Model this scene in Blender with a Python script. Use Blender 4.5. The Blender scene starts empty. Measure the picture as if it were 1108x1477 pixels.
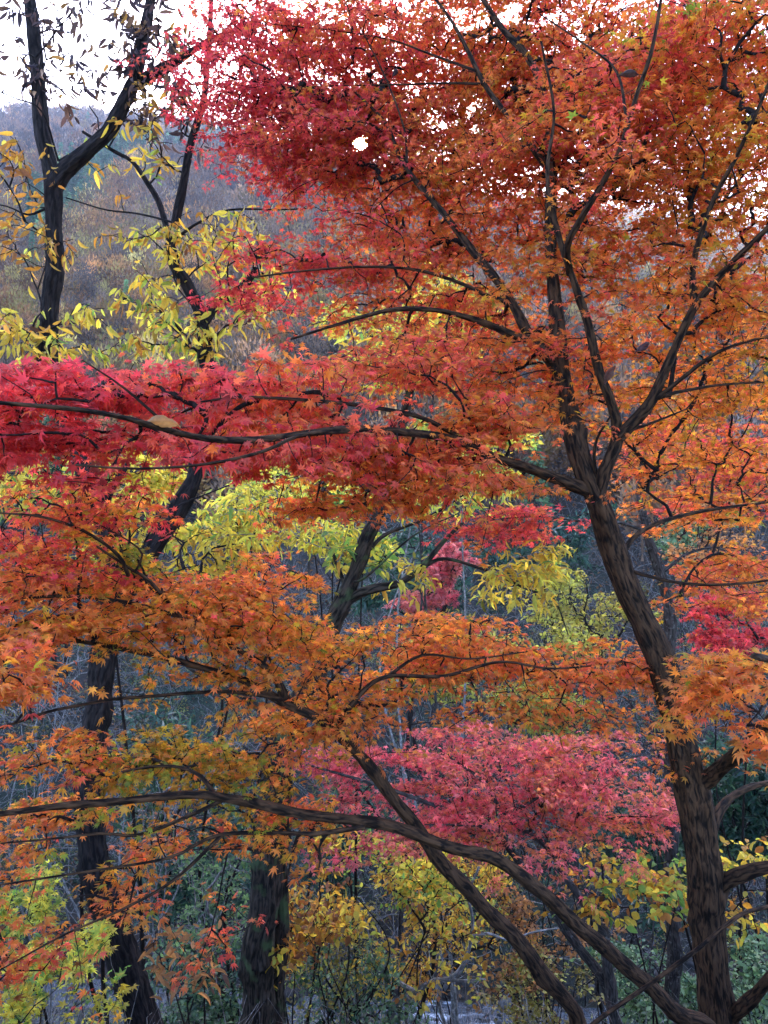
import bpy, math
import numpy as np
from mathutils import Vector

# ------------------------------------------------------------------ camera, sky, sun, exposure
S = bpy.context.scene
COL = S.collection
R = np.random.RandomState
F = 1067.0                      # focal length in photo pixels
CZ = 1.6                        # camera height
EXPOSURE = 3.1
SKY = 0.15
SUN = 4.6
HAZE = .00044

cam_d = bpy.data.cameras.new('camera')
cam = bpy.data.objects.new('camera', cam_d)
COL.objects.link(cam)
cam.location = (0, 0, CZ)
cam.rotation_euler = (math.radians(90), 0, 0)
cam_d.sensor_fit = 'VERTICAL'
cam_d.sensor_height = 36.0
cam_d.sensor_width = 27.0
cam_d.lens = 26.0
cam_d.clip_start = 0.05
cam_d.clip_end = 20000
S.camera = cam

SUN_DIR = np.array([(520 - 554) / F, 1.0, (738.5 - 207) / F])
SUN_DIR /= np.linalg.norm(SUN_DIR)
sun_el = math.asin(SUN_DIR[2])
sun_az = math.atan2(SUN_DIR[0], SUN_DIR[1])          # clockwise from +Y

W = bpy.data.worlds.new('World')
S.world = W
W.use_nodes = True
nt = W.node_tree
bg = nt.nodes['Background']
sky = nt.nodes.new('ShaderNodeTexSky')
sky.sky_type = 'NISHITA'
sky.sun_disc = False
sky.sun_elevation = sun_el
sky.sun_rotation = sun_az
sky.altitude = 400
sky.air_density = 1.0
sky.dust_density = 2.0
sky.ozone_density = 2.5
wb = nt.nodes.new('ShaderNodeMixRGB'); wb.blend_type = 'MULTIPLY'; wb.inputs[0].default_value = 1
wb.inputs[2].default_value = (.98, .93, 1.06, 1)          # cool autumn air
nt.links.new(sky.outputs[0], wb.inputs[1])
nt.links.new(wb.outputs[0], bg.inputs[0])
bg.inputs[1].default_value = SKY

sl = bpy.data.lights.new('sun_lamp', 'SUN')
sl.energy = SUN
sl.angle = math.radians(0.5)
sl.color = (1.0, 0.93, 0.82)
slo = bpy.data.objects.new('sun_lamp', sl)
slo.rotation_euler = Vector(SUN_DIR).to_track_quat('Z', 'Y').to_euler()
slo.location = (0, 0, 30)
COL.objects.link(slo)

S.view_settings.view_transform = 'Standard'
S.view_settings.look = 'None'
S.view_settings.exposure = EXPOSURE
S.view_settings.gamma = 1.0
S.view_settings.use_curve_mapping = False
S.render.engine = 'CYCLES'
S.cycles.max_bounces = 8
S.cycles.diffuse_bounces = 4
S.cycles.glossy_bounces = 2
S.cycles.transmission_bounces = 6
S.cycles.transparent_max_bounces = 6
S.cycles.volume_bounces = 0
S.cycles.use_denoising = True
try:
    S.cycles.denoiser = 'OPENIMAGEDENOISE'
    S.cycles.denoising_prefilter = 'ACCURATE'
except Exception:
    pass
S.cycles.sample_clamp_indirect = 6.0

# ------------------------------------------------------------------ helpers
def at(px, py, d):
    """photo pixel and distance -> point in the place"""
    return np.array([(px - 554.0) / F * d, d, CZ - (py - 738.5) / F * d])

def make_mesh(name, V, Fs, mat, parent=None, base=(0, 0, 0), col=None, uv=None, smooth=False):
    V = np.asarray(V, dtype=np.float32).reshape(-1, 3) - np.asarray(base, dtype=np.float32)
    me = bpy.data.meshes.new(name)
    me.vertices.add(len(V))
    me.vertices.foreach_set('co', V.ravel())
    idx = np.concatenate([np.asarray(f, dtype=np.int32).ravel() for f in Fs])
    tot = np.concatenate([np.full(len(f), f.shape[1], dtype=np.int32) for f in Fs])
    start = np.concatenate([[0], np.cumsum(tot)[:-1]]).astype(np.int32)
    me.loops.add(len(idx))
    me.loops.foreach_set('vertex_index', idx)
    me.polygons.add(len(tot))
    me.polygons.foreach_set('loop_start', start)
    try:
        me.polygons.foreach_set('loop_total', tot)
    except Exception:
        pass
    me.update(calc_edges=True)
    if smooth:
        me.polygons.foreach_set('use_smooth', np.ones(len(tot), dtype=bool))
    if col is not None:
        a = me.color_attributes.new('leaf_colour', 'FLOAT_COLOR', 'POINT')
        c = np.ones((len(V), 4), dtype=np.float32)
        c[:, :3] = col
        a.data.foreach_set('color', c.ravel())
    if uv is not None:
        u = me.uv_layers.new(name='UVMap')
        u.data.foreach_set('uv', np.asarray(uv, dtype=np.float32)[idx].ravel())
    me.materials.append(mat)
    o = bpy.data.objects.new(name, me)
    COL.objects.link(o)
    if parent is not None:
        o.parent = parent
    else:
        o.location = base
    return o

def thing(name, loc, label, cat, group=None):
    o = bpy.data.objects.new(name, None)
    o.empty_display_size = 0.2
    COL.objects.link(o)
    o.location = loc
    o['label'] = label
    o['category'] = cat
    if group:
        o['group'] = group
    return o

def norm(a):
    return a / np.maximum(np.linalg.norm(a, axis=-1, keepdims=True), 1e-9)

def catmull(P, r, step):
    P = np.asarray(P, float); r = np.asarray(r, float)
    Q = np.vstack([2 * P[0] - P[1], P, 2 * P[-1] - P[-2]])
    out, ro = [], []
    for i in range(len(P) - 1):
        n = max(2, int(np.linalg.norm(P[i + 1] - P[i]) / step))
        t = (np.arange(n) / n)[:, None]
        a, b, c, d = Q[i], Q[i + 1], Q[i + 2], Q[i + 3]
        out.append(0.5 * (2 * b + (c - a) * t + (2 * a - 5 * b + 4 * c - d) * t ** 2 + (3 * b - a - 3 * c + d) * t ** 3))
        ro.append(r[i] + (r[i + 1] - r[i]) * t[:, 0])
    out.append(P[-1:]); ro.append(r[-1:])
    return np.vstack(out), np.concatenate(ro)

def tube(P, r, sides, rough=0.0, seed=0):
    """bark covered limb: V, quads, uv (metres round, metres along)"""
    n = len(P)
    T = norm(np.gradient(P, axis=0))
    ref = np.array([0.9, 0.1, 0.3]) if abs(T[0] @ np.array([0.9, 0.1, 0.3])) < 0.85 else np.array([0, 0.2, 1.0])
    A = np.zeros((n, 3)); a = ref
    for i in range(n):
        a = a - T[i] * (a @ T[i]); a = a / np.linalg.norm(a); A[i] = a
    B = np.cross(T, A)
    th = np.arange(sides) / sides * 2 * np.pi
    L = np.concatenate([[0], np.cumsum(np.linalg.norm(np.diff(P, axis=0), axis=1))])
    rr = np.repeat(r[:, None], sides, 1)
    if rough:
        g = R(seed); p = g.uniform(0, 6.28, 8)
        v = L[:, None]; t = th[None]
        w = (np.sin(5 * t + 2.0 * np.sin(2.2 * v + p[0]) + p[1]) * 0.5
             + np.sin(11 * t + 2.5 * np.sin(3.1 * v + p[2]) + p[3]) * 0.4
             + np.sin(3 * t + 4.5 * v + p[4]) * np.sin(7 * v + p[5]) * 0.5
             + np.sin(19 * t + 3 * np.sin(6 * v + p[6])) * 0.3)
        rr = rr * (1 + rough * w)
        for kk in range(int(L[-1] * 2.2)):                 # knots and old branch scars
            lv, lt = g.uniform(0, L[-1]), g.uniform(0, 6.28)
            da = np.abs((t - lt + np.pi) % (2 * np.pi) - np.pi)
            rr = rr * (1 + g.uniform(.12, .3) * np.exp(-((v - lv) / .035) ** 2 - (da / .5) ** 2))
        rr = rr * (1 + 0.06 * np.sin(9 * v + p[7]) + 0.04 * g.randn(n, 1))
    V = P[:, None] + rr[..., None] * (np.cos(th)[None, :, None] * A[:, None] + np.sin(th)[None, :, None] * B[:, None])
    i = np.arange(n - 1)[:, None] * sides; j = np.arange(sides)[None]; k = (j + 1) % sides
    Q = np.stack([i + j, i + k, i + sides + k, i + sides + j], -1).reshape(-1, 4)
    uv = np.stack([np.abs(th / np.pi - 1)[None] * np.pi * r[:, None], np.repeat(L[:, None], sides, 1)], -1)
    V = V.reshape(-1, 3); uv = uv.reshape(-1, 2)
    V = np.vstack([V, P[-1:] + T[-1:] * r[-1]]); uv = np.vstack([uv, uv[-1:]])
    c = (n - 1) * sides
    tip = np.stack([c + j[0], c + k[0], np.full(sides, n * sides)], -1)
    return V, Q, tip, uv

def bundle(segs, sides=4):
    """many thin twigs at once: segs = (P (n,m,3), r (n,m))"""
    P, r = segs
    n, m, _ = P.shape
    T = norm(np.gradient(P, axis=1))
    ref = np.where(np.abs(T[:, :1, 2:]) < 0.8, np.array([0, 0, 1.0]), np.array([1.0, 0, 0]))
    A = norm(np.cross(T, np.broadcast_to(ref, T.shape)))
    B = np.cross(T, A)
    th = np.arange(sides) / sides * 2 * np.pi
    V = P[:, :, None] + r[:, :, None, None] * (np.cos(th)[:, None] * A[:, :, None] + np.sin(th)[:, None] * B[:, :, None])
    b = np.arange(n)[:, None, None] * (m * sides)
    i = np.arange(m - 1)[None, :, None] * sides
    j = np.arange(sides)[None, None]; k = (j + 1) % sides
    Q = np.stack([b + i + j, b + i + k, b + i + sides + k, b + i + sides + j], -1).reshape(-1, 4)
    return V.reshape(-1, 3), Q

# ------------------------------------------------------------------ leaves
def maple_leaf(lobes, near):
    ang = {7: [0, 40, -40, 80, -80, 128, -128], 5: [0, 48, -48, 100, -100]}[lobes]
    ln = {7: [1, .92, .92, .72, .72, .42, .42], 5: [1, .88, .88, .6, .6]}[lobes]
    V = [(0, 0, 0)]; Fc = []
    h = 22 if lobes == 7 else 26
    for a, l in zip(ang, ln):
        def p(da, r):
            t = math.radians(a + da); x, y = r * math.sin(t), r * math.cos(t)
            return (x, y, -0.30 * (x * x + y * y) + (0.05 if da else 0))
        b = len(V)
        if near:
            V += [p(-h, .34 * l + .04), p(-9, .62 * l), p(0, l), p(9, .62 * l), p(h, .34 * l + .04)]
            Fc += [(0, b + 1, b), (0, b + 3, b + 1), (b + 1, b + 3, b + 2), (0, b + 4, b + 3)]
        else:
            V += [p(-h, .36 * l + .04), p(0, l), p(h, .36 * l + .04)]
            Fc += [(0, b + 1, b), (0, b + 2, b + 1)]
    return np.array(V), np.array(Fc)

def lens_leaf(w, fold=.06, far=False):
    if far:
        V = [(0, 0, 0), (0, .5, -.04), (0, 1, -.16), (-w, .5, .03), (w, .5, .03)]
        return np.array(V), np.array([(0, 1, 3), (3, 1, 2), (0, 4, 1), (4, 2, 1)])
    V = [(0, 0, 0), (0, .3, -.02), (0, .65, -.08), (0, 1, -.22),
         (-w * .8, .22, fold), (-w, .5, fold - .03), (-w * .6, .8, fold - .12),
         (w * .8, .22, fold), (w, .5, fold - .03), (w * .6, .8, fold - .12)]
    Fc = [(0, 1, 4), (1, 5, 4), (1, 2, 5), (2, 6, 5), (2, 3, 6), (0, 7, 1), (1, 7, 8), (1, 8, 2), (2, 8, 9), (2, 9, 3)]
    return np.array(V), np.array(Fc)

LEAF = {
    'maple_near': maple_leaf(7, True), 'maple': maple_leaf(7, False), 'maple_far': maple_leaf(5, False),
    'oblong': lens_leaf(.15), 'oblong_far': lens_leaf(.2, far=True),
    'oval': lens_leaf(.30), 'oval_far': lens_leaf(.3, far=True), 'needle': lens_leaf(.12, far=True),
}
PAL = {
    'maple': [(0, (.52, .060, .068)), (.2, (.56, .090, .065)), (.42, (.57, .150, .048)), (.65, (.58, .235, .042)), (.85, (.46, .29, .03)), (1, (.2, .24, .03))],
    'yellow': [(0, (.20, .08, .03)), (.3, (.42, .19, .03)), (.6, (.56, .43, .06)), (.85, (.40, .40, .06)), (1, (.13, .24, .05))],
    'pink': [(0, (.45, .07, .08)), (.5, (.5, .17, .15)), (1, (.48, .13, .05))],
    'salmon': [(0, (.56, .08, .10)), (.3, (.60, .17, .16)), (.6, (.58, .19, .08)), (1, (.58, .30, .07))],
    'withered': [(0, (.035, .025, .03)), (.5, (.09, .05, .035)), (1, (.32, .17, .035))],  # dark browns with the backlit look of leaves against the sky painted in
    'green': [(0, (.014, .05, .035)), (.5, (.035, .09, .045)), (1, (.12, .2, .07))],
    'olive': [(0, (.12, .09, .03)), (.5, (.28, .22, .04)), (1, (.34, .34, .06))],
    'brown': [(0, (.10, .05, .03)), (.5, (.24, .11, .04)), (1, (.38, .18, .06))],
}
def palette(kind, t):
    k = PAL[kind]; x = [a for a, _ in k]; c = np.array([b for _, b in k])
    return np.stack([np.interp(t, x, c[:, i]) for i in range(3)], -1)

def leaves_mesh(name, P, D, kind, size, colour, mat, parent, base, seed, tilt=.55, hang=0.0, label=None):
    g = R(seed); n = len(P)
    D = D + g.randn(n, 3) * .55; D[:, 2] -= hang
    D = norm(D)
    N = np.array([0, 0, 1.0]) + g.randn(n, 3) * tilt
    if hang > .5:
        N = g.randn(n, 3)
    N = norm(N - D * (N * D).sum(1, keepdims=True))
    X = np.cross(D, N)
    T, Fc = LEAF[kind]
    s = size * np.exp(np.clip(g.randn(n) * .28, -.7, .45))
    curl = np.minimum(np.exp(g.randn(n) * .7), 2.4)
    V = P[:, None] + s[:, None, None] * (T[None, :, 0, None] * X[:, None] + T[None, :, 1, None] * D[:, None]
                                       + (T[None, :, 2] * curl[:, None])[..., None] * N[:, None])
    Fs = (np.arange(n)[:, None, None] * len(T) + Fc[None]).reshape(-1, 3)
    c = np.repeat(colour, len(T), 0)
    o = make_mesh(name, V, [Fs], mat, parent, base, col=c)
    if label:
        o['label'] = label
    return o

# ------------------------------------------------------------------ materials
def new_mat(name):
    m = bpy.data.materials.new(name); m.use_nodes = True
    t = m.node_tree
    return m, t, t.nodes['Principled BSDF'], t.nodes['Material Output']

def leaf_material(name, trans, rough, sat=1.03):
    m, t, p, out = new_mat(name)
    a = t.nodes.new('ShaderNodeAttribute'); a.attribute_name = 'leaf_colour'
    tc = t.nodes.new('ShaderNodeTexCoord')
    nz = t.nodes.new('ShaderNodeTexNoise'); nz.inputs['Scale'].default_value = 60; nz.inputs['Detail'].default_value = 3
    t.links.new(tc.outputs['Object'], nz.inputs['Vector'])
    hs = t.nodes.new('ShaderNodeHueSaturation')
    mr = t.nodes.new('ShaderNodeMapRange'); mr.inputs['To Min'].default_value = .65; mr.inputs['To Max'].default_value = 1.35
    t.links.new(nz.outputs['Fac'], mr.inputs['Value']); t.links.new(mr.outputs[0], hs.inputs['Value'])
    t.links.new(a.outputs['Color'], hs.inputs['Color'])
    t.links.new(hs.outputs[0], p.inputs['Base Color'])
    p.inputs['Roughness'].default_value = rough
    p.inputs['Specular IOR Level'].default_value = .35
    tr = t.nodes.new('ShaderNodeBsdfTranslucent')
    h2 = t.nodes.new('ShaderNodeHueSaturation'); h2.inputs['Saturation'].default_value = sat; h2.inputs['Value'].default_value = 1.6
    t.links.new(hs.outputs[0], h2.inputs['Color']); t.links.new(h2.outputs[0], tr.inputs['Color'])
    mx = t.nodes.new('ShaderNodeMixShader'); mx.inputs[0].default_value = trans
    t.links.new(p.outputs[0], mx.inputs[1]); t.links.new(tr.outputs[0], mx.inputs[2])
    t.links.new(mx.outputs[0], out.inputs['Surface'])
    return m

def bark_material(name, dark, light, lichen=0.0, scale=1.0, moss=0.0):
    m, t, p, out = new_mat(name)
    uv = t.nodes.new('ShaderNodeUVMap')
    mp = t.nodes.new('ShaderNodeMapping'); mp.inputs['Scale'].default_value = (60 * scale, 13 * scale, 1)
    t.links.new(uv.outputs[0], mp.inputs[0])
    n1 = t.nodes.new('ShaderNodeTexNoise'); n1.inputs['Scale'].default_value = 1; n1.inputs['Detail'].default_value = 6; n1.inputs['Distortion'].default_value = .6
    t.links.new(mp.outputs[0], n1.inputs['Vector'])
    tc = t.nodes.new('ShaderNodeTexCoord')
    n2 = t.nodes.new('ShaderNodeTexNoise'); n2.inputs['Scale'].default_value = 9; n2.inputs['Detail'].default_value = 5
    t.links.new(tc.outputs['Object'], n2.inputs['Vector'])
    r = t.nodes.new('ShaderNodeValToRGB')
    r.color_ramp.elements[0].position = .40; r.color_ramp.elements[0].color = (*dark, 1)
    r.color_ramp.elements[1].position = .62; r.color_ramp.elements[1].color = (*light, 1)
    t.links.new(n1.outputs['Fac'], r.inputs[0])
    src = r.outputs[0]
    for amt, c, sc in ((lichen, (.13, .125, .115), 22), (moss, (.05, .075, .03), 5)):
        if amt <= 0: continue
        n3 = t.nodes.new('ShaderNodeTexNoise'); n3.inputs['Scale'].default_value = sc; n3.inputs['Detail'].default_value = 6
        t.links.new(tc.outputs['Object'], n3.inputs['Vector'])
        r3 = t.nodes.new('ShaderNodeValToRGB')
        r3.color_ramp.elements[0].position = .62 - amt * .25; r3.color_ramp.elements[1].position = .72 - amt * .2
        t.links.new(n3.outputs['Fac'], r3.inputs[0])
        mx = t.nodes.new('ShaderNodeMixRGB'); mx.inputs[2].default_value = (*c, 1)
        t.links.new(r3.outputs[0], mx.inputs[0]); t.links.new(src, mx.inputs[1]); src = mx.outputs[0]
    hs = t.nodes.new('ShaderNodeHueSaturation')
    mr = t.nodes.new('ShaderNodeMapRange'); mr.inputs['To Min'].default_value = .6; mr.inputs['To Max'].default_value = 1.5
    t.links.new(n2.outputs['Fac'], mr.inputs['Value']); t.links.new(mr.outputs[0], hs.inputs['Value'])
    t.links.new(src, hs.inputs['Color']); t.links.new(hs.outputs[0], p.inputs['Base Color'])
    p.inputs['Roughness'].default_value = .85
    p.inputs['Specular IOR Level'].default_value = .12
    b = t.nodes.new('ShaderNodeBump'); b.inputs['Strength'].default_value = .9; b.inputs['Distance'].default_value = .012
    t.links.new(n1.outputs['Fac'], b.inputs['Height']); t.links.new(b.outputs[0], p.inputs['Normal'])
    return m

M = {}
M['leaf'] = leaf_material('autumn_leaf', .62, .45)
M['leaf_green'] = leaf_material('evergreen_leaf', .25, .4)
M['wood'] = leaf_material('woodland_twigs', .1, .9, 1.0)
M['bark'] = bark_material('maple_bark', (.005, .003, .002), (.060, .031, .015))
M['bark_dark'] = bark_material('dark_bark', (.004, .0034, .0034), (.026, .020, .018), scale=.7)
M['bark_rough'] = bark_material('rough_bark', (.006, .005, .004), (.055, .042, .030), lichen=0, moss=.3, scale=.6)
M['bark_grey'] = bark_material('grey_bark', (.018, .015, .013), (.065, .055, .048), lichen=.15)
M['bark_pale'] = bark_material('pale_bark', (.10, .10, .09), (.36, .35, .33), lichen=.7)
M['twig'] = bark_material('twig_bark', (.005, .0035, .003), (.02, .013, .010))
M['twig_pale'] = bark_material('pale_twig', (.08, .07, .062), (.26, .24, .22))

# ------------------------------------------------------------------ terrain
PX = np.array([-900, 0, 200, 350, 520, 700, 1108, 1900])
RT = np.array([.57, .534, .524, .504, .456, .41, .37, .40])
def vnoise(x, y, s, seed):
    g = R(seed); o = 0
    for k in range(5):
        a = g.uniform(0, 6.28); w = s * g.uniform(.7, 1.5)
        o = o + np.sin((x * np.cos(a) + y * np.sin(a)) * w + g.uniform(0, 6.28))
    return o / 5
YB = np.array([-60, -3, .4, 1.2, 4.2, 7, 10, 13, 15.5, 16.6, 19, 25, 34, 45, 60])
ZB = np.array([.6, 0, 0, -.35, -2.55, -4.5, -6.5, -8.3, -9.25, -9.25, -8.0, -4.6, -.2, 5.5, 13])
def ground(x, y):
    x = np.asarray(x, float); y = np.asarray(y, float)
    yy = y + 0.9 * np.sin(x * .11 + .5) * np.clip((y - 2) / 8, 0, 1)
    near = np.interp(yy, YB, ZB)
    px = x / np.maximum(y, 60) * F + 554
    top = np.interp(px, PX, RT) * 400 + CZ
    t = np.clip((y - 60) / 340, 0, 1)
    far = 13 + (top - 13) * (.8 * t + .2 * t * t) + 9 * vnoise(x, y, .022, 5) * np.sin(t * np.pi) - np.maximum(y - 400, 0) * .55
    z = np.where(y < 60, near, far)
    n = vnoise(x, y, .5, 2) * .22 + vnoise(x, y, 1.7, 3) * .08
    wet = np.clip((np.abs(yy - 16) - 1.2) / 2, .1, 1)
    return z + n * np.clip((y - 1) / 4, 0, 1) * wet * np.clip(1 + (y - 20) / 40, 1, 4)

def build_terrain():
    ys = np.concatenate([np.linspace(-60, 0, 13), np.linspace(.4, 26, 100), np.geomspace(26.5, 520, 150)])
    us = np.linspace(-1, 1, 261)
    us = np.sign(us) * np.abs(us) ** 1.6
    Y = np.repeat(ys[:, None], len(us), 1)
    X = us[None] * (60 + 1.05 * np.maximum(ys, 0))[:, None]
    V = np.stack([X, Y, ground(X, Y)], -1).reshape(-1, 3)
    n, m = Y.shape
    i = np.arange(n - 1)[:, None] * m + np.arange(m - 1)[None]
    Q = np.stack([i, i + 1, i + m + 1, i + m], -1).reshape(-1, 4)
    mt, t, p, out = new_mat('leaf_strewn_earth')
    tc = t.nodes.new('ShaderNodeTexCoord')
    a = t.nodes.new('ShaderNodeTexNoise'); a.inputs['Scale'].default_value = 3; a.inputs['Detail'].default_value = 9; a.inputs['Roughness'].default_value = .7
    b = t.nodes.new('ShaderNodeTexNoise'); b.inputs['Scale'].default_value = .25; b.inputs['Detail'].default_value = 6
    t.links.new(tc.outputs['Object'], a.inputs['Vector']); t.links.new(tc.outputs['Object'], b.inputs['Vector'])
    r = t.nodes.new('ShaderNodeValToRGB')
    e = r.color_ramp.elements
    e[0].position = .3; e[0].color = (.010, .009, .008, 1)
    e[1].position = .75; e[1].color = (.07, .046, .03, 1)
    x = e.new(.5); x.color = (.022, .016, .012, 1)
    t.links.new(a.outputs['Fac'], r.inputs[0])
    r2 = t.nodes.new('ShaderNodeValToRGB')
    r2.color_ramp.elements[0].position = .42; r2.color_ramp.elements[1].position = .62
    t.links.new(b.outputs['Fac'], r2.inputs[0])
    mx = t.nodes.new('ShaderNodeMixRGB'); mx.inputs[2].default_value = (.018, .028, .016, 1)
    t.links.new(r2.outputs[0], mx.inputs[0]); t.links.new(r.outputs[0], mx.inputs[1])
    t.links.new(mx.outputs[0], p.inputs['Base Color'])
    p.inputs['Roughness'].default_value = .95
    bp = t.nodes.new('ShaderNodeBump'); bp.inputs['Distance'].default_value = .15; bp.inputs['Strength'].default_value = .8
    t.links.new(a.outputs['Fac'], bp.inputs['Height']); t.links.new(bp.outputs[0], p.inputs['Normal'])
    o = make_mesh('valley_ground', V, [Q], mt, smooth=True)
    o['kind'] = 'structure'
build_terrain()

def build_stream():
    xs = np.linspace(-60, 60, 241); vs = np.linspace(-1, 1, 15)
    X = np.repeat(xs[:, None], 15, 1)
    Y = 16 - .9 * np.sin(X * .11 + .5) + vs[None] * .75
    Z = -9.13 + .03 * vnoise(X, Y, 3, 8) + 0 * X
    V = np.stack([X, Y, Z], -1).reshape(-1, 3)
    i = np.arange(240)[:, None] * 15 + np.arange(14)[None]
    Q = np.stack([i, i + 15, i + 16, i + 1], -1).reshape(-1, 4)
    mt, t, p, out = new_mat('stream_water')
    tc = t.nodes.new('ShaderNodeTexCoord')
    mp = t.nodes.new('ShaderNodeMapping'); mp.inputs['Scale'].default_value = (1.0, 3.0, 1)
    t.links.new(tc.outputs['Object'], mp.inputs[0])
    a = t.nodes.new('ShaderNodeTexNoise'); a.inputs['Scale'].default_value = 1.3; a.inputs['Detail'].default_value = 7; a.inputs['Roughness'].default_value = .65
    t.links.new(mp.outputs[0], a.inputs['Vector'])
    r = t.nodes.new('ShaderNodeValToRGB')
    r.color_ramp.elements[0].position = .52; r.color_ramp.elements[0].color = (.02, .035, .05, 1)
    r.color_ramp.elements[1].position = .64; r.color_ramp.elements[1].color = (.45, .50, .55, 1)
    nb = t.nodes.new('ShaderNodeTexNoise'); nb.inputs['Scale'].default_value = .22; nb.inputs['Detail'].default_value = 2
    t.links.new(tc.outputs['Object'], nb.inputs['Vector'])
    am = t.nodes.new('ShaderNodeMath'); am.operation = 'MULTIPLY_ADD'; am.inputs[1].default_value = .8; am.inputs[2].default_value = -.36
    t.links.new(nb.outputs['Fac'], am.inputs[0])
    sx = t.nodes.new('ShaderNodeSeparateXYZ'); t.links.new(tc.outputs['Object'], sx.inputs[0])
    rx = t.nodes.new('ShaderNodeMapRange'); rx.interpolation_type = 'SMOOTHSTEP'       # the one small rapid of this reach
    rx.inputs['From Min'].default_value = 3.6; rx.inputs['From Max'].default_value = 1.6
    t.links.new(sx.outputs[0], rx.inputs['Value'])
    ry = t.nodes.new('ShaderNodeMapRange'); ry.interpolation_type = 'SMOOTHSTEP'
    ry.inputs['From Min'].default_value = -.2; ry.inputs['From Max'].default_value = 1.0
    t.links.new(sx.outputs[0], ry.inputs['Value'])
    rm = t.nodes.new('ShaderNodeMath'); rm.operation = 'MULTIPLY'; t.links.new(rx.outputs[0], rm.inputs[0]); t.links.new(ry.outputs[0], rm.inputs[1])
    nb = rm
    am.inputs[1].default_value = .22; am.inputs[2].default_value = -.175
    t.links.new(rm.outputs[0], am.inputs[0])
    ad = t.nodes.new('ShaderNodeMath'); t.links.new(a.outputs['Fac'], ad.inputs[0]); t.links.new(am.outputs[0], ad.inputs[1])
    t.links.new(ad.outputs[0], r.inputs[0]); t.links.new(r.outputs[0], p.inputs['Base Color'])
    p.inputs['Roughness'].default_value = .22
    bp = t.nodes.new('ShaderNodeBump'); bp.inputs['Distance'].default_value = .08
    t.links.new(a.outputs['Fac'], bp.inputs['Height']); t.links.new(bp.outputs[0], p.inputs['Normal'])
    o = make_mesh('stream_water', V, [Q], mt, smooth=True)
    o['kind'] = 'structure'
build_stream()

def build_gravel():
    g = R(61); n = 2600
    x = g.uniform(-14, 14, n); y = 16 - .9 * np.sin(x * .11 + .5) + g.choice([-1, 1], n) * np.abs(g.randn(n) * .55 + .75)
    r = .045 * np.exp(g.randn(n) * .65)
    T = np.array([(0, 0, 1), (.9, 0, .3), (.25, .85, .35), (-.75, .55, .3), (-.7, -.6, .35), (.3, -.9, .25), (.6, .5, -.5), (-.5, .7, -.5), (-.6, -.6, -.5), (.5, -.7, -.5), (0, 0, -.7)])
    Fc = np.array([(0, 1, 2), (0, 2, 3), (0, 3, 4), (0, 4, 5), (0, 5, 1), (1, 6, 2), (2, 6, 7), (2, 7, 3), (3, 7, 8), (3, 8, 4), (4, 8, 9), (4, 9, 5), (5, 9, 6), (5, 6, 1)])
    a = g.uniform(0, 6.28, n); c, sn = np.cos(a), np.sin(a)
    sc = g.uniform(.6, 1.4, (n, 3)) * r[:, None] * np.array([1, 1, .7])
    L = T[None] * sc[:, None] * (1 + .15 * g.randn(n, len(T), 1))
    V = np.stack([L[..., 0] * c[:, None] - L[..., 1] * sn[:, None], L[..., 0] * sn[:, None] + L[..., 1] * c[:, None], L[..., 2]], -1)
    V = V + np.stack([x, y, np.maximum(ground(x, y), -9.16) + r * .3], -1)[:, None]
    col = np.array([.05, .048, .045]) * np.exp(g.randn(n, 1) * .5)
    o = make_mesh('stream_gravel', V, [(np.arange(n)[:, None, None] * len(T) + Fc[None]).reshape(-1, 3)], M['wood'], col=np.repeat(col, len(T), 0), smooth=True)
    o['kind'] = 'stuff'
build_gravel()

def build_sun_disc():
    import bmesh
    bm = bmesh.new()
    bmesh.ops.create_icosphere(bm, subdivisions=4, radius=3000 * math.tan(math.radians(.75)))
    me = bpy.data.meshes.new('sun'); bm.to_mesh(me); bm.free()
    mt, t, p, out = new_mat('sun_glow')
    e = t.nodes.new('ShaderNodeEmission'); e.inputs[0].default_value = (1, .86, .55, 1); e.inputs[1].default_value = 40
    t.links.new(e.outputs[0], out.inputs['Surface'])
    me.materials.append(mt)
    o = bpy.data.objects.new('sun', me); COL.objects.link(o)
    o.location = Vector(SUN_DIR) * 3000 + Vector((0, 0, CZ))
    o['kind'] = 'structure'
build_sun_disc()

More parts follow.
